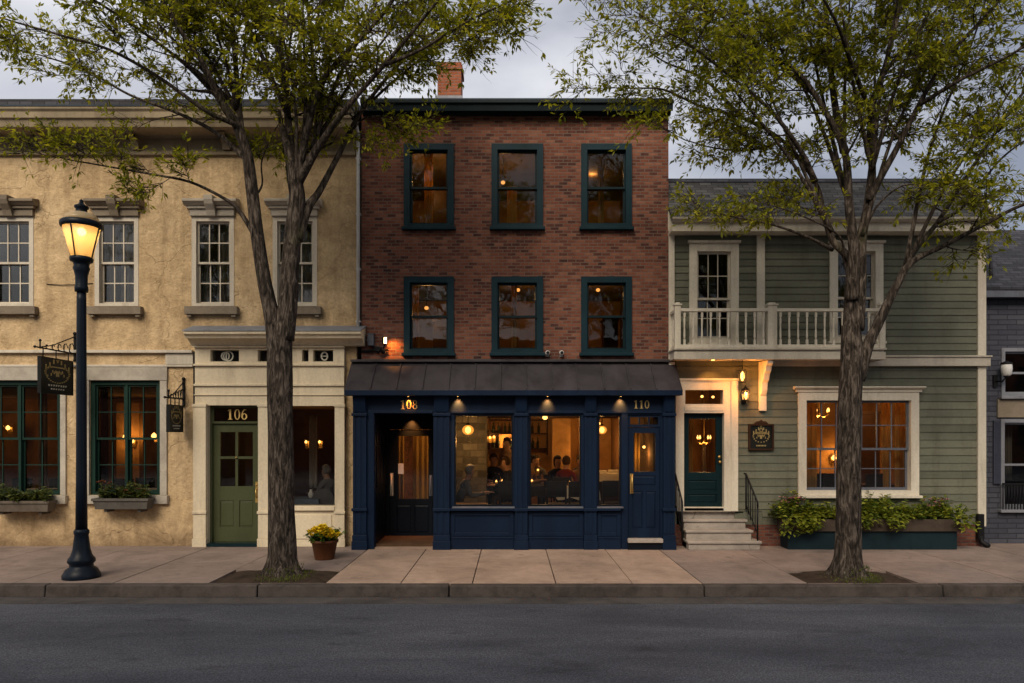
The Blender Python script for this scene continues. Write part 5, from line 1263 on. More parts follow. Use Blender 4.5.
limR = [
 L([(851, 335), (851, 300), (851, 273), (846, 255), (833, 241), (824, 215), (815, 182), (783, 141), (742, 118), (700, 106), (665, 90), (640, 88)], y, y+.6, .115, .012, .40, 1.05, 1.1),
 L([(815, 182), (800, 150), (770, 110), (725, 72), (690, 45)], y, y-1.0, .05, .014, .25, 1.0, 1.2),
 L([(852, 300), (854, 255), (849, 205), (844, 150), (815, 95), (792, 68), (755, 45), (715, 10)], y, y-.6, .10, .018, .35),
 L([(844, 152), (833, 91), (828, 27), (824, 0), (818, -70)], y, y+.5, .06, .02, .2),
 L([(856, 330), (860, 280), (862, 236), (872, 182), (871, 114), (887, 59), (901, 0), (915, -80)], y, y+.2, .115, .022, .40),
 L([(869, 200), (882, 175), (896, 150), (919, 105), (946, 59), (992, 9), (1030, -40)], y, y-.8, .06, .02, .25),
 L([(858, 380), (868, 345), (880, 320), (897, 285), (912, 262), (945, 245), (985, 224), (1020, 206), (1060, 195)], y, y-.4, .10, .02, .55, 1.0, 1.3),
 L([(899, 280), (915, 250), (937, 223), (969, 173), (1014, 105), (1050, 60)], y, y+.9, .055, .018, .3),
 L([(833, 250), (805, 236), (770, 224), (735, 217), (722, 214)], y, y-.3, .03, .008, .3, .75, .55),
 L([(846, 262), (838, 235), (800, 215), (770, 205)], y, y-.8, .02, .008, .4, .7, .5),
 L([(862, 236), (878, 205), (905, 185), (935, 190)], y, y-.5, .022, .008, .3, .8, .6),
 L([(871, 114), (850, 60), (835, 20), (800, -40)], y, y-1.5, .04, .014, .2),
 L([(882, 75), (920, 30), (960, -20)], y, y+1.4, .035, .014, .15),
 L([(815, 95), (775, 60), (735, 20), (700, -20)], y, y+1.2, .035, .012, .15),
 L([(742, 118), (705, 80), (665, 62), (640, 45)], y+.4, y+.9, .028, .009, .2, 1.0, 1.1),
 L([(783, 141), (750, 150), (715, 148), (685, 140)], y+.2, y-.3, .022, .008, .3, .8, .7),
 L([(919, 105), (960, 80), (1010, 55), (1050, 30)], y-.4, y-1.4, .035, .012, .2),
 L([(937, 223), (965, 205), (1000, 160), (1040, 130)], y+.2, y-.7, .03, .010, .25),
 L([(828, 27), (790, -20), (740, -50), (690, -70)], y, y-.4, .035, .012, .1),
 L([(901, 0), (950, -40), (1010, -60)], y, y-1.0, .035, .012, .1),
]
for sx, sy_, xs in ((846, 195, (730, 790, 850)), (872, 170, (830, 905, 950)), (862, 236, (880, 980)), (832, 232, (745, 700)), (905, 268, (1000, 1040))):
    for xe in xs:
        dy = fan.uniform(-1.4, 1.4); ye = -50 if xe not in (745, 700, 1040) else 40
        limR.append(L([(sx, sy_), (sx + (xe-sx)*.33 + fan.uniform(-6, 6), sy_ + (ye-sy_)*.38), (sx + (xe-sx)*.72, sy_ + (ye-sy_)*.72), (xe, ye)], y, y+dy, .036, .009, .22, .75, .9))
TR = tree('leafy street tree in front of the sage clapboard house and planter', (X(848, y), y, .0), trR, limR, 9)
# moss and grass blades round both trunks
for nm, cx_, cy_, seed in (('left', X(283, -2.95), -2.95, 3), ('right', X(848, y), y, 4)):
    rg = random.Random(seed); cs, ds, ls, ws = [], [], [], []
    for k in range(420):
        a = rg.gauss(-1.0, .9); q = rg.uniform(.25, .5); cs.append((cx_+q*math.cos(a), cy_+q*math.sin(a), .0 + .05*(1-(q-.25)/.25) + (.12*rg.random() if q < .3 else 0))); ds.append((rg.gauss(0, .5), rg.gauss(0, .5), 1)); ls.append(rg.uniform(.02, .06)); ws.append(.012)
    v, f = leaf_quads(cs, ds, ls, ws, (0, 1, 0), rg); MB().add(v, f).build('grass', 'moss', None, recalc=False, kind='stuff')
# ------------------------------------------------------------------ people
def person(label, loc, rz, mats, hair_mat, pose='sit', lean=0.0, arm=0.0, seed=1, long_hair=False):
    """one continuous skinned body; mats = (top, trousers)"""
    V, E, Rr = [], [], []
    def add(p, r, par=None):
        V.append(p); Rr.append(r)
        if par is not None: E.append((par, len(V)-1))
        return len(V)-1
    st = pose == 'stand'; hz = .92 if st else .50
    pel = add((0, 0, hz+.03), .135); w1_ = add((0, lean*.10, hz+.20), .125, pel); ch = add((0, lean*.28, hz+.42), .145, w1_); up = add((0, lean*.36, hz+.53), .10, ch)
    nk = add((0, lean*.42+.01, hz+.61), .052, up); h1 = add((0, lean*.46+.025, hz+.70), .078, nk); h2 = add((0, lean*.48+.03, hz+.785), .088, h1); h3 = add((0, lean*.48+.02, hz+.855), .062, h2)
    add((0, lean*.47+.115, hz+.725), .012, h1)
    hands = []
    for s in (-1, 1):
        sh = add((s*.175, lean*.34, hz+.50), .062, up); a_ = arm if s > 0 else arm*.5
        if st: el = add((s*.235, .02+.04*a_, hz+.22), .045, sh); wr = add((s*.22, .10+.18*a_, hz+.02+.24*a_), .032, el); d = Vector((-.1*s, .5+.5*a_, -.7+.7*a_)).normalized()
        else: el = add((s*.245, lean*.3+.10, hz+.27), .045, sh); wr = add((s*.15, lean*.3+.34+.10*a_, hz+.27+.08*a_), .032, el); d = Vector((-.25*s, 1, -.05)).normalized()
        p = Vector(V[wr]); pm = add(tuple(p + d*.055), .034, wr); side = d.cross(Vector((0, 0, 1))).normalized()
        hands.append(tuple(p))
        for k, ln in enumerate((.075, .085, .08, .062)):
            b_ = Vector(V[pm]) + d*.03 + side*(k-1.5)*.021; f1 = add(tuple(b_), .010, pm); f2 = add(tuple(b_ + d*ln*.5 + Vector((0, 0, .006))), .0095, f1); add(tuple(b_ + d*ln - Vector((0, 0, .014))), .008, f2)
        th = add(tuple(p + d*.045 - side*s*.035), .011, pm); add(tuple(p + d*.085 - side*s*.06), .009, th)
        if st: hp = add((s*.09, 0, hz-.05), .10, pel); kn = add((s*.10, .02, .50), .065, hp); an = add((s*.10, -.01, .09), .045, kn); add((s*.11, .14, .035), .036, an)
        else: hp = add((s*.10, .05, hz), .095, pel); kn = add((s*.13, .44, hz), .068, hp); an = add((s*.13, .40, .09), .045, kn); add((s*.135, .54, .035), .036, an)
    me = bpy.data.meshes.new('p'); me.from_pydata(V, E, []); o = bpy.data.objects.new('tmp', me); COL.objects.link(o)
    bm = bmesh.new(); bm.from_mesh(me); lay = bm.verts.layers.skin.verify(); bm.verts.ensure_lookup_table()
    for i, v in enumerate(bm.verts): v[lay].radius = (Rr[i], Rr[i]*(.78 if i in (pel, w1_, ch) else 1)); v[lay].use_root = (i == 0)
    bm.to_mesh(me); bm.free()
    o.modifiers.new('skin', 'SKIN').use_smooth_shade = True; ss = o.modifiers.new('sub', 'SUBSURF'); ss.levels = ss.render_levels = 2
    dg = bpy.context.evaluated_depsgraph_get(); dg.update(); body = bpy.data.meshes.new_from_object(o.evaluated_get(dg)); bpy.data.objects.remove(o)
    t = thing('person', label, 'person', loc); t.rotation_euler = (0, 0, rz)
    for m in (mats[0], mats[1], 'skin', 'leather'): body.materials.append(M[m])
    hv = [Vector(h) for h in hands]
    for p in body.polygons:
        c = p.center; k = 0
        if c.z > hz+.60: k = 2
        elif min((c-h).length for h in hv) < .17 and all((c-h).y > -.02 or st for h in hv[:1]) and min((c-h).length for h in hv) < .15: k = 2
        elif c.z < hz+.07: k = 1
        if c.z < .075: k = 3
        p.material_index = k; p.use_smooth = True
    b = bpy.data.objects.new('body', body); COL.objects.link(b); b.parent = t
    hc = Vector(V[h2]) + Vector((0, -.012, .012)); hm = MB(); n = 18; m_ = 12; vs = []; fs = []
    for k in range(m_+1):
        ph = math.pi*k/m_
        for i in range(n):
            a = 2*math.pi*i/n; q = Vector((math.sin(ph)*math.cos(a), math.sin(ph)*math.sin(a), math.cos(ph)))
            rr = .110 + .006*noise.noise(q*4 + Vector((seed, 0, 0)))
            if q.y > .25 and q.z < .45: rr *= .72          # open at the face
            zz = q.z*rr*1.08
            if long_hair and q.z < -.2 and q.y < .2: zz *= 1.9
            vs.append(hc + Vector((q.x*rr*.92, q.y*rr, zz)))
    for k in range(m_):
        for i in range(n): j = (i+1) % n; fs.append([k*n+i, k*n+j, (k+1)*n+j, (k+1)*n+i])
    hm.add(vs, fs, True); h = hm.build('hair', hair_mat); h.parent = t; h.location = (0, 0, 0)
    return t

# ------------------------------------------------------------------ furniture
def make_chair(loc, rz, label, group, kind='plain', mat='leather'):
    t = thing('dining_chair', label, 'chair', loc, group); t.rotation_euler = (0, 0, rz)
    def P(m, name, mat): 
        o = m.build(name, mat, None, .006); o.parent = t; return o
    P(MB().box(-.22, .22, -.22, .22, .42, .48), 'seat', 'leather')
    m = MB()
    if kind == 'round':
        prof = [(.25*math.cos(a), .55 + .42*max(0, math.sin(a))**.8) for a in [math.pi*k/14 for k in range(15)]]
        m.extrude_y([(-.22, .50)] + [(-q[0], q[1]) for q in prof][0:0] + prof[::-1][0:0] + [(.22, .50)] + prof + [], -.25, -.20)
    else:
        m.box(-.21, .21, -.245, -.205, .62, .94); m.box(-.21, -.17, -.24, -.20, .40, .62); m.box(.17, .21, -.24, -.20, .40, .62)
    P(m, 'backrest', mat)
    for sx in (-1, 1):
        for sy in (-1, 1): P(MB().tube([(sx*.19, sy*.19, .42), (sx*.21, sy*.21, 0)], [.02, .014], 8), 'leg', 'wood_dark')
    return t
def make_table(loc, w, d, h, label, cloth=None, group=None, clabel=None, mat='wood_dark'):
    x, y, z = loc; t = thing('dining_table', label, 'table', loc, group)
    MB().box(x-w/2, x+w/2, y-d/2, y+d/2, z+h-.035, z+h).build('tabletop', mat, t, .006)
    for sx in (-1, 1):
        for sy in (-1, 1): MB().tube([(x+sx*(w/2-.06), y+sy*(d/2-.06), z+h-.036), (x+sx*(w/2-.06), y+sy*(d/2-.06), z)], [.03, .022], 8).build('leg', 'wood_dark', t)
    if cloth:
        m = MB(); n = 40; top = []; bot = []
        for k in range(n):
            a = 2*math.pi*k/n; ca, sa = math.cos(a), math.sin(a); q = 1/max(abs(ca), abs(sa)); ux, uy = ca*q, sa*q
            top.append((x+ux*(w/2+.008), y+uy*(d/2+.008), z+h+.006)); f = 1 + .035*math.sin(k*2.4); bot.append((x+ux*(w/2+.03)*f, y+uy*(d/2+.03)*f, z+h-.24-.03*math.sin(k*1.3)))
        m.add(top+bot, [list(range(n))] + [[i, (i+1) % n, n+(i+1) % n, n+i] for i in range(n)])
        tag(m.build('tablecloth', cloth, None, loc=(x, y, z+h)), clabel, 'tablecloth')
    return t
def pendant(px, py, y, zceil, r, label, watts, name='pendant_lamp', mat='globe'):
    x, z = X(px, y), Z(py, y); t = thing(name, label, 'lamp', (x, y, zceil))
    m = MB(); m.tube([(x, y, zceil), (x, y, z+r*.9)], .008, 6); m.lathe([(r*.35, 0), (r*.30, r*.3), (.01, r*.4)], (x, y, z+r*.85), 12); m.build('cord', 'iron', t)
    MB().ball((x, y, z), r, 18, .85, 12).build('globe', mat, t)
    if mat == 'globe': MB().ball((x, y, z), r*.5, 12, 1.2).build('filament', 'globe_core', t)
    if watts: light('POINT', (x, y, z-r-.10), watts, (1, .50, .15), .08)
    return t
def wall_lamp(px, py, y, label, watts, r=.05, mat='globe_soft'):
    x, z = X(px, y), Z(py, y); t = thing('wall_sconce', label, 'lamp', (x, y, z))
    m = MB(); m.box(x-.04, x+.04, y+.09, y+.115, z-.14, z+.02); m.tube([(x, y+.09, z-.09), (x, y, z-.12), (x, y, z-r)], .009, 6); m.lathe([(.012, -.02), (.035, 0)], (x, y, z-r), 10); m.build('bracket', 'brass', t)
    MB().lathe([(.4*r, -r*.9), (r, -.2*r), (.8*r, .6*r), (.001, 1.4*r)], (x, y, z), 12).build('bulb', mat, t)
    if watts: light('POINT', (x, y-.14, z+.03), watts, (1, .46, .12), .05)
    return t
def curtain(px0, px1, y, pt, pb, mat, label, tie=None, waves=None):
    a, b = X(px0, y), X(px1, y); m = drape(a, b, y, Z(pb, y), Z(pt, y), waves or max(2, int(abs(b-a)/.09)), .025, tie)
    return tag(m.build('curtain', mat, None, loc=(a, y, Z(pt, y))), label, 'curtain')

# restaurant dining room
FZ = .25
tag(MB().box(rx1+.10, RX1-.02, yb+.35, RY1-.02, RZ0+.004, FZ).build('raised_floor', 'floor_wood'), 'dark boarded dining platform inside the restaurant', 'platform'); 
bpy.data.objects['raised_floor']['kind'] = 'structure'
pendant(468, 430, 1.0, 2.95, .12, 'larger lit globe pendant in the left restaurant window', 34)
pendant(602, 430, 1.7, 2.95, .105, 'smaller lit globe pendant in the narrow right restaurant window', 20)
wall_lamp(510, 443, RY1-.12, 'lit sconce on the amber restaurant wall behind the standing waiter', 44, .09)
wall_lamp(562.5, 451, RY1-.12, 'single lit candle sconce above the heads in the middle restaurant window', 42, .07)
wall_lamp(590, 449, 4.38, 'lit sconce beside the amber pillar behind the right diners', 34, .06)
for px, py, lab in ((594.5, 420.5, 'upper of two tiny bulbs hanging above the right globe pendant'), (599, 423.5, 'lower of two tiny bulbs hanging above the right globe pendant')): pendant(px, py, 3.0, 2.95, .035, lab, 0, 'hanging_bulb', 'globe_soft')
pendant(545, 417.5, 3.4, 2.95, .06, 'small lit ceiling globe behind the middle restaurant window', 24, 'pendant_lamp', 'globe_soft')
for px, py, y_, lab in ((486, 437, 4.9, 'small lit wall bulb high in the left restaurant window, left one of three'), (490, 437.5, 4.9, 'small lit wall bulb high in the left restaurant window, middle one of three'), (494, 437, 4.9, 'small lit wall bulb high in the left restaurant window, right one of three'), (556, 451, 5.2, 'small lit wall bulb beside the single candle sconce, to its left'), (538, 470, 3.4, 'small low lit bulb at the left of the middle restaurant window')): wall_lamp(px, py, y_, lab, 0 if px == 538 else 3, .022 if px == 538 else .03)
make_table((-.78, .10, FZ), .62, .5, .55, 'low table right inside the left restaurant window', None, None, None, 'cloth_tan')
make_table((1.42, 1.85, FZ), .85, .8, .76, 'table in front of the three diners in the middle restaurant window', 'linen', None, 'white cloth on the table before the three diners')
make_table((.35, 2.2, FZ), .7, .7, .76, 'table with brown cloth at the left of the middle restaurant window', 'cloth_black', None, 'dark cloth on the table at the left of the middle restaurant window')
make_table((-.35, 2.3, FZ), .7, .7, .76, 'bare dark table behind the left restaurant window')
cg = 'dark chairs in the restaurant'
make_chair((.90, .95, FZ), 0, 'dark chair nearest the glass, left in the middle restaurant window', cg)
make_chair((1.32, .98, FZ), .15, 'dark chair nearest the glass, right in the middle restaurant window', cg)
make_chair((-.02, .9, FZ), -.2, 'dark chair at the right edge of the left restaurant window', cg)
make_chair((2.05, 1.2, FZ), .1, 'dark chair in the narrow right restaurant window', cg)
sd = thing('sideboard', 'tall dark sideboard in the narrow right restaurant window', 'sideboard', (2.12, 2.2, FZ))
MB().box(1.78, 2.5, 2.0, 2.45, FZ+.06, FZ+.98).build('cabinet', 'wood_dark', sd, .01)
MB().box(1.74, 2.54, 1.96, 2.49, FZ+.982, FZ+1.02).build('top', 'wood_dark', sd, .006)
tag(MB().box(1.85, 2.45, 1.93, 2.48, FZ+1.022, FZ+1.034).box(1.85, 2.45, 1.93, 1.942, FZ+.86, FZ+1.0215).box(1.9, 2.1, 2.05, 2.3, FZ+1.035, FZ+1.09).box(2.16, 2.38, 2.08, 2.32, FZ+1.035, FZ+1.10).build('folded_linen', 'linen', None, .01, loc=(2.1, 2.2, FZ+1.02)), 'lamp-lit folded linen on top of the tall sideboard', 'linen')
sh = thing('bottle_shelf', 'dark wall shelf of bottles at the back of the restaurant', 'shelf', (.1, 5.2, 1.9))
m = MB()
for z in (1.75, 2.15, 2.5): m.box(-.6, .95, 5.1, RY1-.002, z, z+.035)
for x in (-.6, .17, .92): m.box(x, x+.03, 5.08, RY1-.003, 1.6, 2.6)
m.build('shelf_board', 'wood_dark', sh)
rg = random.Random(77); bo = None
for z in (1.785, 2.185):
    for k in range(9):
        x = -.5 + k*.15 + rg.uniform(-.02, .02)
        if bo is None:
            bo = MB().lathe([(.035, 0), (.037, .16), (.014, .21), (.013, .28), (.001, .282)], (0, 0, 0), 10).build('bottle', 'bottle'); q = bo
        else: q = bo.copy(); COL.objects.link(q)
        q.location = (x, 5.22, z); tag(q, 'dark bottle on the back shelf of the restaurant', 'bottle', 'bottles on the restaurant shelf')
for (x0_, z0_, w_, h_, lab) in ((-.75, 1.75, .4, .5, 'dark framed picture on the amber restaurant wall'),):
    m = MB().wall(x0_, x0_+w_, z0_, z0_+h_, 5.3, 5.395, [(x0_+.04, x0_+w_-.04, z0_+.04, z0_+h_-.04)]); t = thing('picture_frame', lab, 'picture', (x0_, 5.39, z0_)); m.build('frame', 'wood_dark', t); MB().box(x0_+.041, x0_+w_-.041, 5.37, 5.396, z0_+.041, z0_+h_-.041).build('canvas', 'plaster_brown', t)
person('person in grey leaning over the low table in the left restaurant window', (-1.12, .62, FZ-.12), R(-75), ('cloth_grey', 'cloth_black'), 'hair_grey', 'sit', .55, 1.0, 1)
person('person in a pale shirt standing at the right of the left restaurant window', (-.08, 3.0, FZ), R(150), ('cloth_tan', 'cloth_black'), 'hair_dark', 'stand', .1, .5, 2)
person('person in black seated behind the left restaurant window, left of the standing one', (-.45, 2.95, FZ+.05), R(190), ('cloth_black', 'cloth_black'), 'hair_dark', 'sit', .2, .3, 3)
person('dark-haired person in black, leftmost of three diners in the middle window', (1.03, 2.95, FZ), R(200), ('cloth_black', 'cloth_black'), 'hair_dark', 'sit', .15, .2, 4, True)
person('person in dark red, middle of three diners in the middle window', (1.20, 2.42, FZ), R(-20), ('cloth_red', 'cloth_black'), 'hair_brown', 'sit', .2, .4, 5)
person('person in tan, rightmost of three diners in the middle window', (1.62, 2.85, FZ), R(165), ('cloth_tan', 'cloth_blue'), 'hair_dark', 'sit', .3, .5, 6)
person('person in dark grey at the back, left of the three diners in the middle window', (.62, 3.9, FZ), R(170), ('cloth_grey', 'cloth_black'), 'hair_brown', 'sit', .2, .3, 7)
person('person in dark red at the back, left edge of the middle window', (.25, 4.2, FZ), R(120), ('cloth_red', 'cloth_black'), 'hair_dark', 'sit', .2, .4, 8)
person('person in black with lighter hair at the right edge of the left restaurant window', (.02, 2.1, FZ), R(100), ('cloth_black', 'cloth_black'), 'hair_brown', 'sit', .3, .4, 9)
person('person in dark clothes seated deep in the shop window beside door 106', (X(330, 1.7), 1.7, .08), R(60), ('cloth_grey', 'cloth_black'), 'hair_grey', 'sit', .2, .4, 12)
make_chair((X(330, 1.7), 1.7, .08), R(60), 'dark chair under the person in the shop window beside door 106', None)
person('person in slate blue at the back, right edge of the middle window', (1.75, 4.0, FZ), R(150), ('cloth_blue', 'cloth_black'), 'hair_brown', 'sit', .2, .3, 10)
person('person in tan leaning forward at the far left of the middle window', (.30, 3.3, FZ), R(-110), ('cloth_tan', 'cloth_black'), 'hair_dark', 'sit', .4, .7, 11)
def candle(x, y, z, label):
    t = thing('candle', label, 'candle', (x, y, z), 'table candles in the restaurant'); MB().lathe([(.03, 0), (.035, .06), (.03, .065), (.028, .02), (.001, .015)], (x, y, z), 12).build('holder', 'brass', t); MB().lathe([(.02, .02), (.022, .07), (.001, .11)], (x, y, z), 10).build('flame', 'globe_soft', t)
candle(1.25, 1.75, FZ+.775, 'small lit candle on the white cloth before the three diners'); candle(.28, 2.05, FZ+.775, 'small lit candle on the dark cloth in the middle restaurant window'); candle(.45, 2.35, FZ+.775, 'second small lit candle farther back on the dark cloth'); candle(-.35, 2.2, FZ+.77, 'small lit candle on the bare table behind the left restaurant window'); candle(-.22, 2.45, FZ+.77, 'second small lit candle farther back on the bare table')
for i, (x, y, rz, lab) in enumerate(((1.03, 3.0, R(200), 'dark chair under the leftmost diner'), (1.20, 2.40, R(-20), 'dark chair under the diner in dark red'), (1.62, 2.9, R(165), 'dark chair under the rightmost diner'), (-.45, 3.0, R(190), 'dark chair under the diner in black'), (-1.12, .60, R(-75), 'dark chair under the person in grey'))): make_chair((x, y, FZ if i < 4 else FZ-.12), rz, lab, cg)
curtain(397, 404, 1.6, 420, 505, 'curtain_gold', 'amber curtain, leftmost behind the glass of door 108')
curtain(413, 429, 1.7, 420, 505, 'curtain_gold', 'wider amber curtain behind the glass of door 108')
light('POINT', (X(410, 1.25), 1.25, 2.5), 5, (1, .46, .12), .06)
pendant(411, 427, 1.2, 2.95, .05, 'small lit bulb behind the glass of door 108', 0, 'hanging_bulb', 'globe_soft')
curtain(632, 640, .35, 425, 500, 'curtain_gold', 'left gold curtain behind the glass of door 110'); curtain(647, 657, .35, 425, 500, 'curtain_gold', 'right gold curtain behind the glass of door 110')
pendant(644, 447, .15, 2.95, .03, 'tiny lit bulb between the curtains of door 110', 5, 'hanging_bulb', 'globe_soft')
# shop room 106
wall_lamp(306, 442, 2.6, 'left lit bulb deep inside the shop window beside door 106', 3, .03); wall_lamp(319.5, 442, 2.6, 'right lit bulb deep inside the shop window beside door 106', 3, .03)
make_chair((X(324, .9), .9, .08), R(10), 'round-backed dark chair in the shop window beside door 106', None, 'round', 'cloth_grey'); 
make_table((X(303, .8), .85, .06), .75, .6, .78, 'table under a blue cloth in the shop window beside door 106', 'cloth_pale_blue', None, 'slate blue cloth in the shop window beside door 106')
tag(MB().lathe([(.04, 0), (.06, .05), (.055, .10), (.025, .15), (.03, .18), (.001, .175)], (X(311, .72), .72, .85), 14).build('vase', 'plastic_white', None, loc=(X(311, .72), .72, .85)), 'small white vase on the blue cloth in the shop window', 'vase')
curtain(309, 317, 1.6, 415, 488, 'curtain_pale', 'pale narrow curtain deep inside the shop window')
# cream building ground floor
for px, py, lab, w_ in ((125.5, 437, 'left of two lit candle sconces in the right green window', 4), (131.5, 441, 'right of two lit candle sconces in the right green window', 6), (154, 436, 'small lit sconce at the right edge of the right green window', 3)): wall_lamp(px, py, 3.2 if px < 150 else 3.6, lab, w_, .06)
tag(MB().box(X(117, 3.36), X(140, 3.36), 3.33, 3.5, .25, 2.9).build('pillar', 'plaster_amber', None, loc=(X(128, 3.4), 3.4, .25)), 'amber pillar carrying the candle sconces inside the cream building', 'pillar'); 
wall_lamp(8, 428, 3.9, 'dim lit sconce inside the green window at the left edge', 4, .05)
make_table((X(30, .9), .95, .25), .9, .6, .76, 'table just inside the left green window', 'linen', None, 'pale cloth on the table inside the left green window')
make_table((X(150, .95), 1.0, .25), .6, .6, .76, 'table just inside the right green window', 'linen', None, 'pale cloth on the table inside the right green window')
for px, y, lab in ((15, 1.6, 'dark chair left inside the left green window'), (52, 1.6, 'dark chair right inside the left green window'), (118, 1.4, 'dark chair left inside the right green window'), (140, 1.75, 'dark chair right inside the right green window')): make_chair((X(px, y), y, .25), R(180), lab, 'dark chairs in the cream building')
for px0, px1, lab in ((100, 108, 'brown curtain at the left of the right green window'), (38, 47, 'brown curtain inside the left green window')): curtain(px0, px1, .6, 384, 494, 'plaster_brown', lab)
# cream building upstairs
for px0, px1, tie, lab in ((97, 117, None, 'pale curtain, left half behind the upper window beside the street lamp'), (121, 136, None, 'pale curtain, right half behind the upper window beside the street lamp'), (195, 209, None, 'pale curtain, left half behind the upper window over door 106'), (217, 231, None, 'pale curtain, right half behind the upper window over door 106'), (299, 315, None, 'pale curtain behind the upper window right of the forked trunk')): curtain(px0, px1, .26, 219, 304, 'curtain_pale', lab, tie)
light('POINT', (X(116, 1.2), 1.2, Z(240, 1.2)), 4, (1, .6, .25), .05); wall_lamp(109, 234, 1.3, 'added bulb imitating a lamp reflection in the upper window beside the street lamp', 0, .05)  # point light added to brighten the curtains; bulb imitates a lamp reflection
# brick building upstairs
for px, py, y, w_, lab in ((428, 176, 1.2, 8, 'lit lamp in the top left window of the brick building'), (503, 182.5, 1.4, 8, 'lit lamp in the top middle window of the brick building'), (592, 170, 2.2, 6, 'dim lamp in the top right window of the brick building'), (426.5, 308, 1.2, 8, 'lit lamp in the lower left window of the brick building'), (518, 290, 1.8, 7, 'dim lamp in the lower middle window of the brick building'), (598, 290, 1.8, 6, 'dim lamp in the lower right window of the brick building')): pendant(px, py, y, Z(132 if py < 240 else 262)-.0, .045, lab, w_*1.5, 'hanging_bulb', 'shade_lit')
for px0, px1, pt, pb, y, lab in ((424, 433, 150, 232, .9, 'gold curtain in the top left window of the brick building'), (507, 517, 186, 232, .9, 'gold curtain in the top middle window of the brick building'), (598, 604, 150, 232, 1.2, 'gold curtain in the top right window of the brick building'), (411, 419, 285, 357, .6, 'gold curtain in the lower left window of the brick building'), (511, 517, 285, 357, 1.0, 'gold curtain in the lower middle window of the brick building')): curtain(px0, px1, y, pt, pb, 'curtain_gold', lab)
for px, w_, py, lab in ((442, 18, 190, 'tall dark cabinet in the top left window of the brick building'), (441, 16, 322, 'tall dark cabinet in the lower left window of the brick building'), (611, 14, 320, 'tall dark cabinet in the lower right window of the brick building')):
    y = 1.7; zf_ = Z(242) if py < 240 else Z(366.5); t = thing('cabinet', lab, 'cabinet', (X(px, y), y, zf_)); a, b = X(px-w_/2, y), X(px+w_/2, y)
    MB().box(a, b, y, y+.4, zf_, Z(py, y)).build('carcass', 'wood_dark', t, .008); MB().box(a-.03, b+.03, y-.03, y+.42, Z(py, y)+.001, Z(py, y)+.05).build('top', 'wood_dark', t)
# sage house ground floor
def chandelier(px, py, y, zceil, r, n, label, watts):
    x, z = X(px, y), Z(py, y); t = thing('chandelier', label, 'chandelier', (x, y, zceil)); m = MB(); m.tube([(x, y, zceil), (x, y, z-.06)], .012, 6); m.ball((x, y, z-.07), .04, 10); b = MB()
    for k in range(n):
        a = 2*math.pi*k/n+.3; ex, ey_ = x+r*math.cos(a), y+r*math.sin(a); m.tube([(x, y, z-.06), (x+r*.5*math.cos(a), y+r*.5*math.sin(a), z-.13), (ex, ey_, z-.08), (ex, ey_, z-.02)], .009, 6); m.lathe([(.012, -.03), (.03, -.02)], (ex, ey_, z), 8)
        b.lathe([(.012, -.02), (.022, .01), (.001, .07)], (ex, ey_, z), 8)
    m.build('arms', 'brass', t); b.build('bulbs', 'globe_soft', t)
    light('POINT', (x, y-.0, z-.28), watts, (1, .47, .13), .08); return t
chandelier(819, 411, 1.4, 3.2, .22, 5, 'lit brass chandelier behind the large window of the sage house', 46)
wall_lamp(834, 458, 4.26, 'lit wall sconce low behind the left half of the sage house window', 12, .06)
light('POINT', (X(884, 1.3), 1.3, 2.75), 40, (1, .50, .15), .1); pendant(880, 399, 1.6, 3.2, .07, 'lit ceiling globe at the top right of the sage house window', 0, 'pendant_lamp', 'globe_soft')
make_table((X(822, 1.3), 1.3, .5), 1.0, .8, .80, 'table with orange cloth behind the sage house window', 'petal_rust', None, 'rusty orange cloth on the table behind the sage house window')
make_table((X(880, 1.0), 1.0, .5), 1.0, .6, .62, 'dark table at the right behind the sage house window')
for px0, px1, lab in ((806.5, 817, 'gold curtain at the left of the sage house window'), (882, 891, 'gold curtain, left one at the right of the sage house window'), (895, 910, 'gold curtain at the right edge of the sage house window')): curtain(px0, px1, .55 if px0 < 890 else .40, 396, 492, 'curtain_gold', lab)
t = thing('cupboard', 'tall dark cupboard in the middle of the sage house window', 'cupboard', (X(868, 2.2), 2.2, .5)); MB().box(X(858, 2.2), X(880, 2.2), 2.2, 2.7, .52, Z(414, 2.2)).build('carcass', 'wood_dark', t, .01); MB().box(X(857, 2.17), X(881, 2.17), 2.17, 2.72, Z(414, 2.2)+.001, Z(414, 2.2)+.06).build('top', 'wood_dark', t)
for px, y, lab in ((812, .85, 'dark chair left of the tree trunk in the sage house window'), (828, .80, 'dark chair nearest the tree trunk in the sage house window'), (865, .72, 'dark chair right of the tree trunk in the sage house window')): make_chair((X(px, y), y, .42), R(0 if px < 850 else 20), lab, 'dark chairs in the sage house')
for px, lab in ((810, 'white folded napkin at the left of the sage house window sill'), (823, 'tan folded napkin beside it on the sage house window sill'), (868, 'white bowl on the sage house window sill right of the trunk')):
    x = X(px, .2); m = MB(); zz = Z(494) 
    if px < 850: m.extrude_y([(x-.12, zz), (x+.12, zz), (x+.06, zz+.07), (x-.02, zz+.10)], .17, .26)
    else: m.lathe([(.05, 0), (.12, .07), (.125, .09), (.11, .085), (.04, .02), (.001, .02)], (x, .24, zz), 16)
    tag(m.build('bowl' if px > 850 else 'napkin', 'linen', None, loc=(x, .2, zz)), lab, 'bowl' if px > 850 else 'napkin')
chandelier(704, 438, 2.0, 3.25, .16, 4, 'lit chandelier seen through the glass of the dark teal door', 26)
pendant(702, 396.5, 1.2, 3.28, .03, 'tiny lit bulb behind the pane over the dark teal door', 4, 'hanging_bulb', 'globe_soft'); pendant(713, 397, 1.6, 3.28, .03, 'second tiny lit bulb at the right behind the pane over the dark teal door', 0, 'hanging_bulb', 'globe_soft')
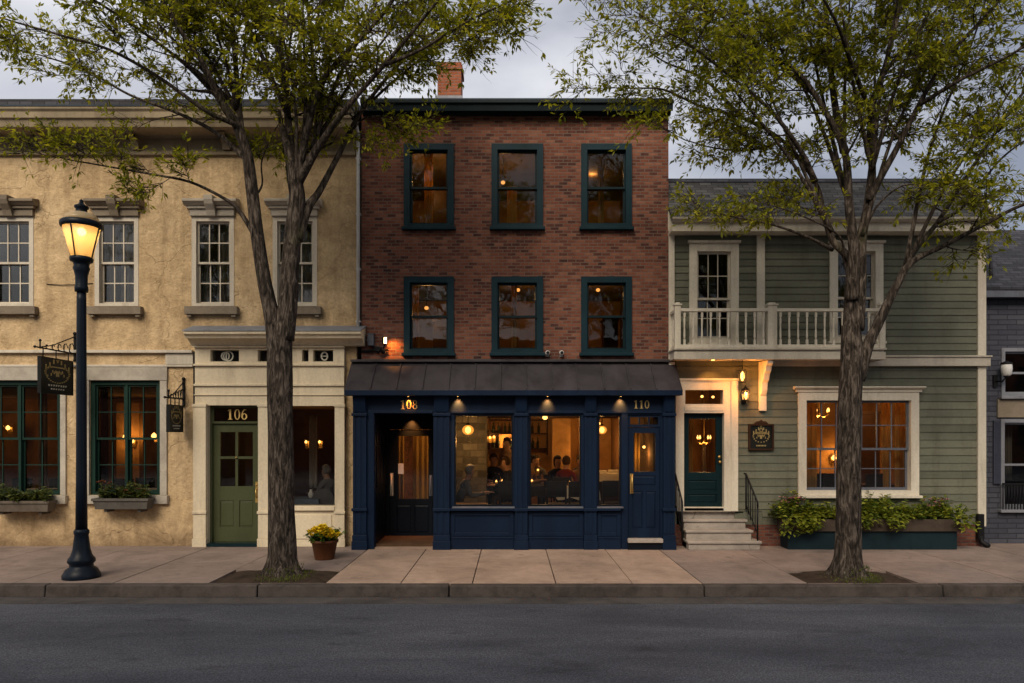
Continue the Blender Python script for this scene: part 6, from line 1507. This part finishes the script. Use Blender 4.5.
curtain(688, 693, .8, 412, 500, 'curtain_gold', 'gold curtain at the left behind the glass of the dark teal door'); curtain(702, 706, 2.6, 440, 500, 'curtain_dark', 'dark hanging cloth in the middle behind the glass of the dark teal door')
for px0, px1, lab in ((698, 708, 'dark curtain, left half behind the balcony window'), (717, 728, 'dark curtain, right half behind the balcony window')): curtain(px0, px1, .4, 250, 332, 'curtain_dark', lab)
curtain(836, 850, .4, 250, 332, 'curtain_dark', 'dark curtain behind the upper window hidden by the right tree')
curtain(1006, 1012, .75, 420, 480, 'curtain_pale', 'pale curtain behind the lower window of the grey house')

# ------------------------------------------------------------------ the far side of the street, mirrored in the panes
if True:
    specs = ((-8.5, -25, .9, 1.5), (-1.5, -26.5, 2.4, 1.65), (6.0, -25, 4.1, 1.55), (13, -27, 5.2, 1.6), (-16, -26, .2, 1.6))
    for i, (x, y, rz, s) in enumerate(specs):
        c = copy_tree(TR, (x, y, -.1), rz, 'tree across the street, behind the viewer', None); c.scale = (s, s, s); c['group'] = 'trees across the street'
    OB = thing('brick_building', 'long dark brick row across the street, behind the viewer', 'building', (0, -36, 0))
    m = MB().wall(-45, 45, -.2, 8.5, -36.3, -36, [(-40+4*k, -38.6+4*k, z, z+1.9) for k in range(20) for z in (1, 5)]); m.build('wall', 'brick', OB)
    MB().box(-45, 45, -36.8, -36.5, -.2, 8.4).build('back_wall', 'plaster_dark', OB); MB().box(-45.3, 45.3, -37, -35.7, 8.51, 8.9).build('roof', 'roof_edge', OB)

# ------------------------------------------------------------------ sky, sun, camera
w = bpy.data.worlds.new('World'); scene.world = w; w.use_nodes = True; nt = w.node_tree; nt.nodes.clear()
out = nt.nodes.new('ShaderNodeOutputWorld'); bg = nt.nodes.new('ShaderNodeBackground'); nt.links.new(bg.outputs[0], out.inputs[0])
SUN_EL, SUN_AZ = 40, 18        # the brightest part of the overcast: behind the viewer, a little to the left
sky = nt.nodes.new('ShaderNodeTexSky'); sky.sky_type = 'NISHITA'; sky.sun_disc = False; sky.sun_elevation = R(SUN_EL); sky.sun_rotation = R(180 + SUN_AZ); sky.air_density = 1.2; sky.dust_density = 2.5
tc = nt.nodes.new('ShaderNodeTexCoord'); mp = nt.nodes.new('ShaderNodeMapping'); mp.inputs['Scale'].default_value = (1, 1, 2.2); mp.inputs['Location'].default_value = (.35, .1, .6); nt.links.new(tc.outputs['Generated'], mp.inputs[0])
nz = nt.nodes.new('ShaderNodeTexNoise'); nt.links.new(mp.outputs[0], nz.inputs[0])
for k, v in (('Scale', 1.7), ('Detail', 6), ('Roughness', .5), ('Distortion', .3)): nz.inputs[k].default_value = v
rp = nt.nodes.new('ShaderNodeValToRGB'); e = rp.color_ramp.elements; e[0].position = .34; e[0].color = (.175, .192, .24, 1); e[1].position = .64; e[1].color = (.60, .595, .62, 1)
nt.links.new(nz.outputs['Fac'], rp.inputs[0])
sc10 = nt.nodes.new('ShaderNodeMix'); sc10.data_type = 'RGBA'; sc10.blend_type = 'MULTIPLY'; sc10.clamp_result = False; sc10.inputs['Factor'].default_value = 1; sc10.inputs['B'].default_value = (10, 10, 10, 1); nt.links.new(rp.outputs[0], sc10.inputs['A'])
mx = nt.nodes.new('ShaderNodeMix'); mx.data_type = 'RGBA'; mx.inputs['Factor'].default_value = .92; nt.links.new(sky.outputs[0], mx.inputs['A']); nt.links.new(sc10.outputs['Result'], mx.inputs['B'])
nt.links.new(mx.outputs['Result'], bg.inputs[0]); bg.inputs[1].default_value = .15
sl = bpy.data.lights.new('sun', 'SUN'); sl.energy = 3.0; sl.angle = R(32); sl.color = (1, .86, .68); so = bpy.data.objects.new('sun', sl); COL.objects.link(so); so.rotation_euler = (R(90-SUN_EL), 0, R(-SUN_AZ))
cam = bpy.data.cameras.new('camera'); co = bpy.data.objects.new('camera', cam); COL.objects.link(co); co.location = (0, -D, H); co.rotation_euler = (R(90), 0, 0)
cam.sensor_width = 36; cam.lens = F/1024*36; cam.shift_y = (HY-341.5)/1024; cam.clip_end = 3000; scene.camera = co
vs = scene.view_settings; vs.view_transform = 'Standard'; vs.look = 'None'; vs.exposure = 0.12; vs.gamma = 1; vs.use_curve_mapping = False
cy_ = scene.cycles; cy_.use_denoising = True; cy_.max_bounces = 6; cy_.diffuse_bounces = 3; cy_.glossy_bounces = 3; cy_.transmission_bounces = 4; cy_.transparent_max_bounces = 16; cy_.sample_clamp_indirect = 4.0; cy_.caustics_reflective = False; cy_.caustics_refractive = False
for o in bpy.data.objects:
    if '_w' in o: del o['_w']
